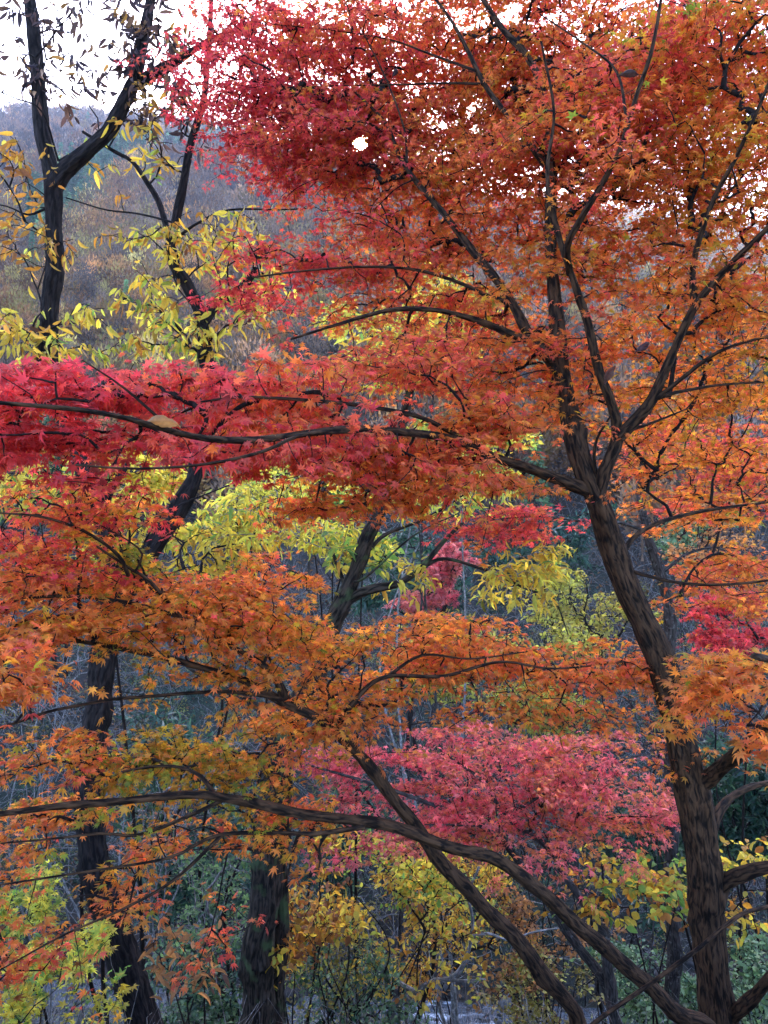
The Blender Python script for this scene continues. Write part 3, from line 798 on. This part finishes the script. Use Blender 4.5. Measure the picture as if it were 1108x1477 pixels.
P2 = [
    (O_, 110, 730, 3.1, 120, 38, .4, 160, .35, .3), (O_, 195, 800, 3.2, 36, 24, .3, 44, .95, .12), (O_, 60, 790, 3.0, 100, 42, .4, 160, .22, .16),
    (O_, 130, 770, 3.2, 80, 40, .4, 90, .6, .35),
    (L_, 180, 850, 3.2, 170, 42, .5, 260, .56, .16), (L_, 330, 860, 3.4, 130, 42, .5, 210, .62, .12), (L_, 395, 825, 3.6, 60, 36, .4, 100, .54, .12),
    (L_, 60, 850, 2.8, 100, 40, .4, 130, .42, .18), (L_, 110, 900, 2.6, 120, 34, .4, 130, .58, .12), (L_, 250, 895, 3.0, 150, 38, .5, 210, .64, .12),
    (L_, 380, 915, 3.4, 130, 48, .5, 230, .63, .1), (L_, 425, 955, 3.6, 70, 46, .4, 120, .6, .1), (L_, 40, 955, 2.0, 70, 38, .25, 60, .52, .1),
    (L_, 30, 985, 2.2, 40, 16, .25, 10, .42, .15),
    (L_, 620, 925, 3.8, 105, 36, .5, 200, .54, .1), (L_, 700, 925, 4.0, 150, 45, .5, 280, .52, .1), (L_, 830, 955, 4.05, 130, 35, .5, 210, .51, .1),
    (L_, 630, 985, 3.8, 135, 32, .5, 220, .57, .1), (L_, 500, 1020, 3.6, 90, 42, .4, 130, .62, .1), (L_, 780, 1000, 4.0, 120, 26, .4, 100, .55, .1), (L_, 935, 965, 3.9, 55, 28, .3, 70, .53, .1),
    (L_, 400, 1045, 3.6, 60, 22, .3, 50, .66, .1),
    (Y_, 250, 1092, 3.1, 125, 26, .4, 190, .84, .12), (Y_, 340, 1115, 3.2, 70, 30, .3, 90, .8, .12), (L_, 40, 1095, 2.8, 70, 30, .4, 70, .5, .14),
    (L_, 50, 1185, 3.0, 80, 26, .4, 80, .55, .14), (L_, 270, 1215, 3.2, 90, 14, .4, 44, .64, .12), (L_, 420, 1170, 3.4, 75, 26, .3, 70, .6, .14),
    (L_, 40, 1255, 2.8, 80, 28, .4, 60, .5, .14), (L_, 190, 1250, 3.1, 60, 16, .3, 22, .52, .1), (L_, 165, 1318, 3.1, 60, 16, .3, 26, .5, .1),
    (L_, 60, 1360, 2.9, 70, 18, .3, 26, .4, .16), (L_, 310, 1340, 3.2, 45, 10, .3, 12, .36, .1), (L_, 20, 1405, 2.8, 50, 18, .3, 20, .42, .14),
]
build_tree('maple_tree', 'twin stemmed maple leaning left with flat sprays of orange leaves across the middle', 'tree', M2, P2, 202, group='autumn maples', size=.0265, per=11, tilt=.30, alpha=.17, shift=.38, dens=.68, tw_r=.0019)

# ---- pink red maple behind the lower sprays
M3 = [
    ([gnd(925, 6.6), (884, 1452, 6.5), (834, 1367, 6.5), (794, 1307, 6.5), (754, 1250, 6.5), (710, 1205, 6.6), (664, 1177, 6.7), (600, 1150, 6.8), (520, 1125, 6.9), (450, 1105, 7)], .055, .010),
    ([gnd(905, 6.5), (880, 1390, 6.4), (859, 1332, 6.4), (814, 1267, 6.5), (789, 1222, 6.6), (729, 1177, 6.8), (700, 1130, 6.9), (650, 1093, 7)], .055, .010),
    ([(735, 1180, 6.8), (775, 1150, 6.8), (830, 1120, 6.8), (880, 1100, 6.8), (950, 1085, 6.8)], .020, .006),
    ([(700, 1130, 6.9), (740, 1100, 7), (800, 1092, 7), (860, 1090, 7.1)], .016, .005),
    ([(754, 1250, 6.5), (720, 1200, 6.4), (660, 1190, 6.4), (560, 1190, 6.5)], .014, .005),
]
P3 = [('b', 720, 1068, 7.1, 160, 15, .9, 260, .28, .24), ('b', 560, 1105, 7.2, 120, 14, .9, 170, .2, .2), ('b', 870, 1085, 6.9, 130, 14, .8, 200, .45, .25),
      ('b', 760, 1118, 6.9, 170, 14, .8, 230, .3, .24), ('b', 600, 1150, 6.9, 140, 15, .8, 210, .2, .2), ('b', 880, 1140, 6.7, 110, 16, .7, 170, .4, .25),
      ('b', 700, 1172, 6.6, 170, 14, .8, 220, .36, .25), ('b', 840, 1190, 6.5, 110, 15, .7, 150, .5, .22), ('b', 560, 1205, 6.6, 110, 16, .7, 110, .26, .2),
      ('b', 720, 1222, 6.4, 120, 14, .7, 100, .5, .25), ('b', 475, 1098, 7.3, 60, 26, .6, 90, .12, .12), ('b', 960, 1165, 6.7, 50, 26, .5, 70, .3, .2)]
build_tree('maple_tree', 'pinkish red maple on slender leaning grey stems behind the twin stemmed maple', 'tree', M3, P3, 303, group='autumn maples', bark='bark_grey', size=.036, per=9, pal='salmon', dens=.75)

# ---- maple with slim grey trunk behind the right trunk
M4 = [
    ([gnd(975, 8.0), (968, 1100, 7.9), (965, 935, 7.8), (962, 880, 7.8), (945, 800, 7.8), (930, 750, 7.8), (920, 710, 7.9), (930, 640, 8.0), (950, 560, 8.1), (980, 500, 8.1)], .085, .012),
    ([(938, 770, 7.8), (900, 755, 7.5), (840, 752, 7.2), (770, 745, 7.0), (690, 752, 6.9)], .018, .005),
    ([(950, 830, 7.8), (990, 800, 7.9), (1040, 790, 8), (1110, 800, 8.1)], .022, .006),
    ([(925, 700, 7.9), (980, 660, 8), (1040, 640, 8.1), (1120, 630, 8.2)], .026, .007),
    ([(962, 880, 7.8), (1000, 850, 7.7), (1060, 845, 7.6), (1120, 850, 7.6)], .018, .006),
]
P4 = [('b', 1000, 650, 8.0, 110, 45, .9, 330, .42, .18), ('b', 1040, 700, 8.0, 100, 35, .9, 260, .3, .2), ('b', 1060, 610, 8.2, 80, 50, .9, 240, .28, .2),
      ('b', 1040, 800, 8.0, 90, 35, .8, 200, .5, .2), ('b', 1060, 860, 7.7, 70, 30, .8, 150, .45, .18), ('f|red spray over the pale slope', 745, 748, 7.0, 95, 25, .35, 210, .14, .14), ('b', 950, 600, 8.0, 80, 50, .8, 180, .5, .18)]
build_tree('maple_tree', 'slim grey trunked maple of mixed orange and red just behind the big right trunk', 'tree', M4, P4, 404, group='autumn maples', bark='bark_grey', size=.038, per=9, dens=.75)

# ---- dark forked tree at the left, long hanging yellow leaves
L1 = [
    ([gnd(232, 6.7), (215, 1540, 6.6), (205, 1477, 6.6), (185, 1400, 6.55), (165, 1340, 6.5), (140, 1270, 6.5), (128, 1200, 6.5), (130, 1120, 6.5), (135, 1050, 6.5), (142, 990, 6.5), (150, 930, 6.5), (158, 830, 6.5), (148, 745, 6.5), (125, 680, 6.5), (95, 610, 6.5), (70, 520, 6.5), (72, 450, 6.5), (78, 390, 6.5), (75, 320, 6.5), (75, 262, 6.5), (62, 200, 6.5), (55, 130, 6.5), (45, 60, 6.5), (38, -40, 6.5), (30, -150, 6.5)], .145, .045, 1.0),
    ([(75, 275, 6.5), (90, 250, 6.5), (120, 222, 6.5), (160, 183, 6.5), (195, 130, 6.5), (206, 100, 6.5), (208, 60, 6.5), (217, 0, 6.5), (228, -90, 6.5)], .075, .04),
    ([(200, 118, 6.5), (235, 98, 6.4), (270, 76, 6.3), (310, 55, 6.2), (370, 30, 6.1)], .05, .02),
    ([(147, 950, 6.5), (165, 890, 6.5), (190, 840, 6.5), (228, 775, 6.5), (262, 720, 6.5), (284, 680, 6.5), (298, 600, 6.5), (293, 510, 6.5), (289, 460, 6.5), (270, 410, 6.5), (250, 378, 6.5), (247, 345, 6.5), (262, 280, 6.5), (272, 210, 6.5), (295, 135, 6.5), (303, 40, 6.5), (306, -60, 6.5)], .095, .018, .9),
    ([(289, 465, 6.5), (305, 448, 6.5), (322, 436, 6.5), (345, 418, 6.5), (370, 390, 6.6)], .055, .03),
    ([(252, 370, 6.5), (243, 340, 6.6), (228, 290, 6.7), (210, 260, 6.75), (190, 232, 6.8), (165, 218, 6.8), (120, 190, 6.8)], .034, .012),
    ([(256, 342, 6.5), (285, 322, 6.4), (330, 303, 6.3), (400, 302, 6.3), (450, 300, 6.3)], .014, .005),
    ([(247, 320, 6.6), (200, 308, 6.7), (150, 302, 6.7), (95, 285, 6.6)], .010, .006),
    ([(68, 300, 6.5), (40, 310, 6.3), (10, 298, 6.2), (-40, 290, 6.2)], .012, .004),
    ([(84, 232, 6.5), (60, 160, 6.2), (20, 140, 6.1), (-30, 120, 6.0)], .010, .004),
    ([(150, 745, 6.5), (156, 718, 6.45), (168, 695, 6.4), (185, 670, 6.4)], .045, .02),
    ([(150, 900, 6.5), (200, 800, 6.2), (240, 740, 6.0), (330, 700, 6.0)], .014, .005),
    ([(70, 500, 6.5), (40, 480, 6.2), (0, 455, 6.0), (-40, 440, 6)], .012, .005),
]
PL1 = [('w|hanging leaves coloured dark brown as if backlit by the sky', 120, 60, 6.5, 130, 75, 1, 90, .35, .35), ('w|hanging leaves coloured dark brown as if backlit by the sky', 250, 120, 6.4, 70, 60, .8, 60, .45, .4), ('w|hanging leaves coloured dark brown as if backlit by the sky', 210, 40, 6.4, 80, 60, .8, 60, .35, .35),
       ('w|hanging leaves coloured dark brown as if backlit by the sky', 20, 60, 6.2, 50, 60, .6, 14, .3, .2),
       ('b', 30, 230, 6.2, 70, 60, .7, 26, .32, .2), ('b', 40, 330, 6.2, 70, 50, .6, 26, .3, .2), ('b', 180, 200, 6.4, 90, 50, .7, 22, .45, .25), 
       ('b', 30, 480, 6.1, 60, 50, .6, 44, .55, .18), ('b', 150, 470, 6.3, 70, 40, .6, 24, .5, .25), ('b', 225, 430, 6.4, 80, 50, .6, 46, .56, .25), ('b', 210, 350, 6.4, 90, 35, .6, 26, .5, .25),
       ('b', 330, 340, 6.3, 90, 40, .6, 50, .55, .25), ('b', 370, 420, 6.3, 60, 60, .6, 44, .58, .25), ('b', 190, 735, 7.3, 80, 45, .5, 80, .6, .2), ('b', 310, 800, 7.2, 70, 40, .5, 60, .6, .2), ('b', 40, 690, 6.1, 70, 50, .6, 70, .64, .2), ('b', 260, 490, 6.4, 90, 25, .5, 34, .6, .25)]
build_tree('forked_tree', 'dark barked forked tree with long hanging yellow leaves against the sky', 'tree', L1, PL1, 505, group='broadleaf trees',
           leaf='oblong', size=.092, per=5, pal='yellow', bark='bark_dark', twig='bark_dark', hang=1.1, spread=.035, reach=.4, tw_r=.0038, rough=.13)

# ---- rough double trunk, centre left
L2 = [
    ([gnd(366, 7.1), (368, 1560, 7.0), (370, 1477, 7.0), (376, 1350, 7.0), (383, 1240, 7.0), (394, 1130, 7.0), (408, 1070, 7.0), (432, 1010, 7.0), (460, 955, 7.0), (480, 905, 7.0), (500, 850, 7.0), (525, 790, 7.0), (545, 745, 7.0), (562, 690, 7.0), (585, 600, 7.1), (600, 520, 7.2)], .17, .03, 1.0),
    ([gnd(398, 7.3), (397, 1477, 7.25), (403, 1320, 7.2), (408, 1200, 7.2), (414, 1110, 7.2), (405, 1060, 7.25), (370, 1020, 7.3), (320, 990, 7.4), (270, 960, 7.5)], .10, .02, .8),
    ([(497, 868, 7.0), (520, 855, 6.95), (550, 848, 6.9), (580, 840, 6.9), (610, 820, 6.9), (640, 780, 6.9), (665, 755, 7)], .055, .015),
    ([(610, 818, 6.9), (640, 806, 6.9), (689, 817, 6.9), (724, 832, 6.9), (760, 850, 6.9), (790, 858, 6.9), (803, 870, 6.9), (820, 915, 6.9)], .020, .006),
    ([(525, 800, 7.0), (560, 770, 7.2), (620, 745, 7.4), (690, 700, 7.6), (760, 660, 7.8)], .022, .008),
    ([(500, 850, 7.0), (470, 780, 7.2), (420, 740, 7.4), (360, 730, 7.6)], .022, .007),
    ([(505, 840, 7.0), (530, 830, 6.8), (600, 770, 6.7), (660, 740, 6.7)], .014, .006),
]
PL2 = [('b', 745, 830, 6.9, 70, 52, .6, 58, .60, .14), ('b', 790, 800, 6.9, 35, 30, .4, 34, .64, .14), ('g|yellow green leaves', 375, 735, 7.6, 100, 65, .9, 130, .68, .16), ('g|yellow green leaves', 650, 700, 7.6, 110, 48, .9, 120, .70, .16),
       ('b', 590, 830, 7, 60, 30, .5, 16, .58, .2), ('g|yellow green leaves', 580, 500, 7.3, 110, 60, .8, 160, .64, .15), ('g|yellow green leaves', 480, 770, 7.2, 60, 30, .6, 50, .74, .15)]
build_tree('lichened_tree', 'thick rough double trunk standing left of centre with yellow green leaves above', 'tree', L2, PL2, 606, group='broadleaf trees',
           leaf='oblong', size=.095, per=6, pal='yellow', bark='bark_rough', twig='bark_pale', hang=.35, spread=.06, reach=.4, tw_r=.0028, rough=.14)

# ------------------------------------------------------------------ shrubs and small trees of the slope and the far bank
def shrub(name, label, cat, px, py, d, hw, hh, hd, tips, seed, pal, t, ts, leaf='oval_far', size=.06, per=7, stems=4, r=.02, bark='twig',
          twig='twig', hang=.2, spread=.05, reach=.3, group='shrubs on the slope', lmat='leaf', tilt=.7, tw_r=None, lean=0, clumps=9):
    g = R(seed)
    b = gnd(px + lean, d, -.1)
    limbs = []
    for k in range(stems):
        q = norm(g.randn(3)) * .55
        e = at(px + q[0] * hw, py + q[2] * hh, d); e[1] += q[1] * hd
        b2 = b + np.array([g.uniform(-1, 1), g.uniform(-1, 1), 0]) * (.06 + .1 * (k > 0)) * max(1, d / 8)
        b2[2] = float(ground(b2[0], b2[1])) - .1
        m1 = b2 + (e - b2) * .35 + g.randn(3) * np.array([1, 1, .3]) * .06 * np.linalg.norm(e - b2)
        m2 = b2 + (e - b2) * .7 + g.randn(3) * np.array([1, 1, .3]) * .07 * np.linalg.norm(e - b2)
        limbs.append(([b2, m1, m2, e], r * g.uniform(.7, 1.1), r * .25, .8, 'stem'))
    pads = []
    for k in range(clumps):
        q = norm(g.randn(3)) * g.uniform(.3, 1.0)
        if k % 3 == 2: q[2] = -g.uniform(.7, 1.5)
        pads.append(('b', px + q[0] * hw, py + q[2] * hh, d + q[1] * hd, hw * g.uniform(.28, .6), hh * g.uniform(.25, .5), hd * .5, max(3, int(tips / clumps * g.uniform(.5, 1.4))), t + ts * g.randn() * .4, ts))
    return build_tree(name, label, cat, limbs, pads, seed, base=tuple(b + np.array([0, 0, .1])), group=group, leaf=leaf, size=size, per=per, pal=pal, bark=bark, twig=twig,
                      hang=hang, spread=spread, reach=reach, lmat=lmat, tilt=tilt, tw_r=tw_r or .0004 * d, rough=0, step=.12)

shrub('yellow_shrub', 'bright yellow leaved shrub spreading low behind the crossing maple stems', 'shrub', 600, 1290, 8.6, 150, 70, 1.0, 380, 701, 'yellow', .55, .3, 'oval', .060)
shrub('yellow_shrub', 'amber drooping shrub overhanging the stream', 'shrub', 650, 1350, 10.5, 100, 75, 1.0, 380, 702, 'yellow', .42, .14, 'oval_far', .055, per=9, hang=.7)
shrub('yellow_shrub', 'pale cream and yellow leaved shrub either side of the big right trunk', 'shrub', 980, 1300, 6.4, 140, 55, .8, 200, 703, 'yellow', .5, .35, 'oval', .068, per=6, hang=.5)
shrub('yellow_shrub', 'dull gold leaved shrub near the left of the thick double trunk', 'shrub', 470, 1290, 8.0, 60, 60, .8, 110, 704, 'yellow', .45, .25, 'oval', .07)
shrub('golden_shrub', 'fine leaved golden bush on the far bank beyond the yellow leafy twig', 'shrub', 850, 895, 16, 95, 45, 1.6, 480, 705, 'olive', .7, .25, 'oval_far', .085, per=8, group='bushes on the far bank')
shrub('golden_shrub', 'olive yellow bush on the far bank under the middle orange spray', 'shrub', 790, 1010, 14, 115, 62, 1.6, 460, 706, 'olive', .75, .3, 'oval_far', .085, per=8, group='bushes on the far bank')
shrub('yellow_tree', 'yellow green small tree half hidden between the two dark trunks', 'tree', 390, 730, 10.5, 110, 70, 1.5, 420, 707, 'yellow', .70, .16, 'oval_far', .08, stems=3, r=.035, group='broadleaf trees')
shrub('yellow_tree', 'yellow small tree seen through the middle of the big maple', 'tree', 590, 480, 12, 130, 70, 1.6, 460, 708, 'yellow', .62, .15, 'oval_far', .09, stems=3, r=.04, group='broadleaf trees', bark='bark_grey')
shrub('yellow_tree', 'light green yellow small tree below the long low maple branch', 'tree', 660, 680, 12, 110, 50, 1.5, 360, 709, 'yellow', .74, .16, 'oval_far', .085, stems=3, r=.04, group='broadleaf trees', bark='bark_pale')
shrub('green_shrub', 'pale mint green bush on the far bank at the right', 'shrub', 990, 785, 24, 60, 35, 1.8, 260, 710, 'green', .98, .1, 'oval_far', .13, group='bushes on the far bank', lmat='leaf_green')
shrub('green_shrub', 'green leafy shrub low at the bottom right beside the big trunk', 'shrub', 960, 1445, 8.2, 90, 60, .9, 380, 711, 'green', .85, .25, 'oval_far', .055, per=9, lmat='leaf_green')
shrub('green_shrub', 'green leafy shrub in the bottom right corner', 'shrub', 1110, 1440, 7.8, 60, 70, .8, 260, 712, 'green', .85, .25, 'oval_far', .055, per=9, lmat='leaf_green')
shrub('evergreen_tree', 'dark evergreen behind the big trunk at the right edge', 'tree', 1090, 1210, 12.5, 90, 100, 1.2, 620, 713, 'green', .4, .25, 'needle', .16, per=9, stems=2, r=.05, group='dark evergreens', lmat='leaf_green')
shrub('evergreen_tree', 'dark evergreen left of the big trunk below the pinkish red maple', 'tree', 920, 1250, 13, 90, 80, 1.2, 520, 714, 'green', .35, .25, 'needle', .16, per=9, stems=2, r=.05, group='dark evergreens', lmat='leaf_green')
shrub('evergreen_tree', 'dark evergreen between the two dark trunks low at the left', 'tree', 270, 1190, 13, 110, 110, 1.5, 560, 715, 'green', .3, .25, 'needle', .16, per=9, stems=2, r=.05, group='dark evergreens', lmat='leaf_green')
shrub('evergreen_tree', 'dark evergreen above the stream just right of the double trunk', 'tree', 490, 1225, 14, 80, 60, 1.2, 380, 716, 'green', .3, .25, 'needle', .16, per=9, stems=2, r=.05, group='dark evergreens', lmat='leaf_green')
shrub('evergreen_tree', 'blue green evergreen on the bank behind the low red branch at the left', 'tree', 90, 690, 26, 110, 70, 2.5, 420, 717, 'green', .45, .2, 'needle', .3, per=9, stems=2, r=.09, group='dark evergreens', lmat='leaf_green')
shrub('evergreen_tree', 'dark evergreen on the bank behind the pale lichened branch', 'tree', 590, 850, 22, 90, 60, 2, 360, 718, 'green', .3, .2, 'needle', .26, per=9, stems=2, r=.08, group='dark evergreens', lmat='leaf_green')
shrub('maple_tree', 'small crimson maple across the valley beside the slim grey trunk', 'tree', 1035, 915, 11, 95, 40, 1.2, 420, 719, 'maple', .06, .08, 'maple_far', .055, per=9, stems=3, r=.03, group='autumn maples', hang=0)
shrub('maple_tree', 'small salmon pink maple on the far bank in the middle', 'tree', 635, 850, 19, 75, 45, 1.6, 420, 720, 'pink', .45, .3, 'maple_far', .09, per=9, stems=3, r=.05, group='autumn maples', hang=0, bark='bark_grey')
shrub('maple_tree', 'yellow green maple sapling in the bottom left corner', 'tree', 80, 1425, 5.0, 90, 45, .7, 170, 721, 'yellow', .76, .14, 'maple_far', .042, per=8, stems=3, r=.02, group='autumn maples', hang=.1)
shrub('maple_tree', 'lime yellow maple sapling at the left edge behind orange wisps', 'tree', 20, 1320, 6.2, 70, 45, .8, 110, 722, 'yellow', .84, .1, 'maple_far', .045, per=8, stems=3, r=.02, group='autumn maples', hang=.1)
shrub('brown_shrub', 'shrub holding big curled brown leaves beside the foot of the dark forked tree', 'shrub', 270, 1400, 5.6, 70, 55, .5, 36, 723, 'brown', .75, .35, 'oblong', .09, per=4, hang=.4)
shrub('brown_shrub', 'rusty brown thin shrub by the stream between the crossing stems', 'shrub', 780, 1400, 10, 90, 60, 1.0, 240, 724, 'brown', .7, .3, 'oval_far', .06, per=7)
shrub('grey_shrub', 'grey green bush with white twigs right of the double trunk', 'shrub', 480, 1400, 8.5, 80, 80, 1.0, 280, 725, 'olive', .5, .35, 'oval_far', .045, per=5, bark='bark_pale', twig='twig_pale', stems=7)
shrub('grey_shrub', 'grey green bush between the dark trunk and the double trunk', 'shrub', 290, 1340, 8.5, 80, 90, 1.0, 280, 726, 'green', .9, .3, 'oval_far', .05, per=5, bark='bark_pale', twig='twig_pale', stems=7)
shrub('bare_shrub', 'leafless white twigged bush behind the upper dark trunk at the left', 'shrub', 60, 1010, 10, 110, 80, 1.2, 260, 727, 'brown', .4, .3, 'oval_far', .04, per=1, bark='bark_pale', twig='twig_pale', stems=8, group='leafless bushes')
shrub('bare_shrub', 'leafless white twigged bush in the dark gap between the trunks', 'shrub', 230, 1180, 9.5, 110, 90, 1.2, 260, 728, 'brown', .4, .3, 'oval_far', .04, per=1, bark='bark_pale', twig='twig_pale', stems=8, group='leafless bushes')
shrub('bare_shrub', 'leafless grey bush on the bank behind the big trunk', 'shrub', 880, 1020, 12, 100, 60, 1.2, 220, 729, 'brown', .4, .3, 'oval_far', .05, per=1, bark='bark_grey', twig='twig', stems=8, group='leafless bushes')

shrub('yellow_tree', 'lemon yellow small tree under the crimson low branch at the left', 'tree', 200, 740, 9, 110, 60, 1.2, 300, 751, 'yellow', .66, .16, 'oval', .085, stems=3, r=.035, group='broadleaf trees')
shrub('yellow_tree', 'thin yellow green sapling beside the upper end of the thick double trunk', 'tree', 520, 790, 9.5, 90, 60, 1.2, 200, 752, 'yellow', .76, .16, 'oval', .08, stems=3, r=.03, group='broadleaf trees')
shrub('golden_shrub', 'mustard yellow bush on the far bank below the pink maple', 'shrub', 660, 960, 17, 110, 50, 1.5, 400, 753, 'olive', .8, .25, 'oval_far', .09, per=8, group='bushes on the far bank')
shrub('evergreen_tree', 'dark evergreen on the far bank behind the golden bush', 'tree', 760, 800, 30, 120, 45, 2.5, 420, 754, 'green', .35, .25, 'needle', .32, per=9, stems=2, r=.09, group='dark evergreens', lmat='leaf_green')
shrub('brown_shrub', 'russet leaved bush on the pale slope right of the big trunk', 'shrub', 1010, 770, 18, 80, 40, 1.5, 260, 755, 'brown', .85, .25, 'oval_far', .09, per=8, group='bushes on the far bank')
shrub('yellow_shrub', 'small bronze and yellow leaved shrub at the foot of the thick double trunk', 'shrub', 440, 1370, 7.6, 70, 50, .7, 140, 756, 'yellow', .35, .3, 'oval', .065, per=6)
shrub('green_shrub', 'low dark green bush in shade at the bottom between both dark trunks', 'shrub', 290, 1450, 8.0, 90, 50, .9, 380, 757, 'green', .65, .25, 'oval_far', .05, per=9, lmat='leaf_green')
shrub('green_shrub', 'low green bush at the bottom just right of the double trunk', 'shrub', 500, 1460, 8.6, 100, 50, .9, 380, 758, 'green', .7, .25, 'oval_far', .05, per=9, lmat='leaf_green')
shrub('green_shrub', 'mossy green bush at the water edge between the crossing maple stems', 'shrub', 800, 1455, 9.4, 100, 45, .9, 380, 759, 'olive', .5, .3, 'oval_far', .05, per=9, lmat='leaf_green')

# pale lichened shrub by the water
LS = [([gnd(545, 8.7), (560, 1475, 8.6), (600, 1432, 8.6), (628, 1416, 8.6), (650, 1412, 8.6), (668, 1395, 8.6), (678, 1365, 8.6), (682, 1330, 8.6), (676, 1290, 8.6), (690, 1250, 8.6)], .05, .012, .7, 'stem'),
      ([(679, 1352, 8.6), (705, 1347, 8.6), (735, 1356, 8.6), (770, 1345, 8.6), (815, 1338, 8.6)], .022, .008),
      ([(645, 1413, 8.6), (670, 1415, 8.5), (700, 1413, 8.5)], .02, .012),
      ([(600, 1432, 8.6), (580, 1420, 8.7), (560, 1400, 8.8), (540, 1385, 8.8)], .03, .02)]
build_tree('lichened_shrub', 'crooked white barked shrub arching over the stream in front of the amber bush', 'shrub', LS,
           [('b', 640, 1370, 8.6, 100, 60, .7, 60, .5, .3), ('b', 540, 1380, 8.7, 50, 40, .6, 34, .55, .2)], 741, leaf='oval', size=.07, per=4, pal='yellow',
           bark='bark_pale', twig='bark_pale', hang=.3, tw_r=.003, reach=.3, step=.05, group='shrubs on the slope', rough=.05)

def withered_leaf(p, rot, size, label, c, seed):
    g = R(seed)
    n, m = 15, 9
    u = np.linspace(0, 1, n)[:, None]; v = np.linspace(-1, 1, m)[None]
    w = np.sin(np.pi * u ** .8) * .15 + .01
    th = v * 2.7                                          # edges rolled inward
    x = w * np.sin(th); z = w * (1 - np.cos(th)) * .8 + .03 * np.sin(9 * u + 4 * v) - .15 * (u - .5) ** 2
    y = u - .5 + .03 * np.sin(5 * v)
    V = np.stack([x + 0 * y, y + 0 * x, z + 0 * x], -1).reshape(-1, 3) * size
    V += g.randn(*V.shape) * .004 * size * 3
    from mathutils import Euler
    V = V @ np.array(Euler(rot).to_matrix()).T
    i = np.arange(n - 1)[:, None] * m + np.arange(m - 1)[None]
    Q = np.stack([i, i + 1, i + m + 1, i + m], -1).reshape(-1, 4)
    root = thing('withered_leaf', tuple(p), label, 'dead leaf', 'withered leaves caught in the branches')
    cc = np.array(c)[None] * (.8 + .4 * g.uniform(0, 1, (len(V), 1)))
    make_mesh('blade', V + p, [Q], M['leaf'], root, tuple(p), col=cc, smooth=True)
    s_ = np.array([[0, -.5, -.04], [0, -.62, -.02], [.02, -.75, .03]]) * size @ np.array(Euler(rot).to_matrix()).T + p
    P_, r_ = catmull(s_, [.0016, .0014, .0012], .01)
    V_, Q_, T_, uv_ = tube(P_, r_, 6)
    make_mesh('stalk', V_, [Q_, T_], M['twig'], root, tuple(p), uv=uv_)
withered_leaf(at(232, 613, 2.33), (.08, .5, 1.62), .125, 'curled straw coloured dead leaf lying along the low red branch', (.40, .22, .08), 1)
withered_leaf(at(570, 105, 4.3), (1.2, .5, .3), .085, 'dark shrivelled dead leaf hanging in the red leaves near the top', (.05, .022, .018), 2)
withered_leaf(at(906, 108, 3.1), (.3, .6, 1.2), .09, 'dark curled dead leaf caught on the upper right limb', (.07, .035, .025), 3)
withered_leaf(at(880, 540, 3.55), (1.1, .4, -.5), .11, 'brown dead leaf wedged where the right limbs fork', (.12, .06, .04), 4)
withered_leaf(at(928, 500, 3.5), (1.3, 1.0, .2), .10, 'small brown dead leaf hanging above the fork of the right limbs', (.08, .045, .045), 5)

# ------------------------------------------------------------------ valley air
def build_haze():
    x0, x1, y0, y1, z0, z1 = -760, 760, -75, 620, -70, 330
    V = [(x, y, z) for z in (z0, z1) for x, y in ((x0, y0), (x1, y0), (x1, y1), (x0, y1))]
    Q = np.array([(3, 2, 1, 0), (4, 5, 6, 7), (0, 1, 5, 4), (1, 2, 6, 5), (2, 3, 7, 6), (3, 0, 4, 7)])
    m, t, p, out = new_mat('valley_air')
    t.nodes.remove(p)
    v = t.nodes.new('ShaderNodeVolumePrincipled')
    v.inputs['Color'].default_value = (.80, .87, 1.0, 1)
    v.inputs['Density'].default_value = HAZE
    v.inputs['Anisotropy'].default_value = .35
    t.links.new(v.outputs[0], out.inputs['Volume'])
    o = make_mesh('haze', V, [Q], m); o['kind'] = 'stuff'
build_haze()
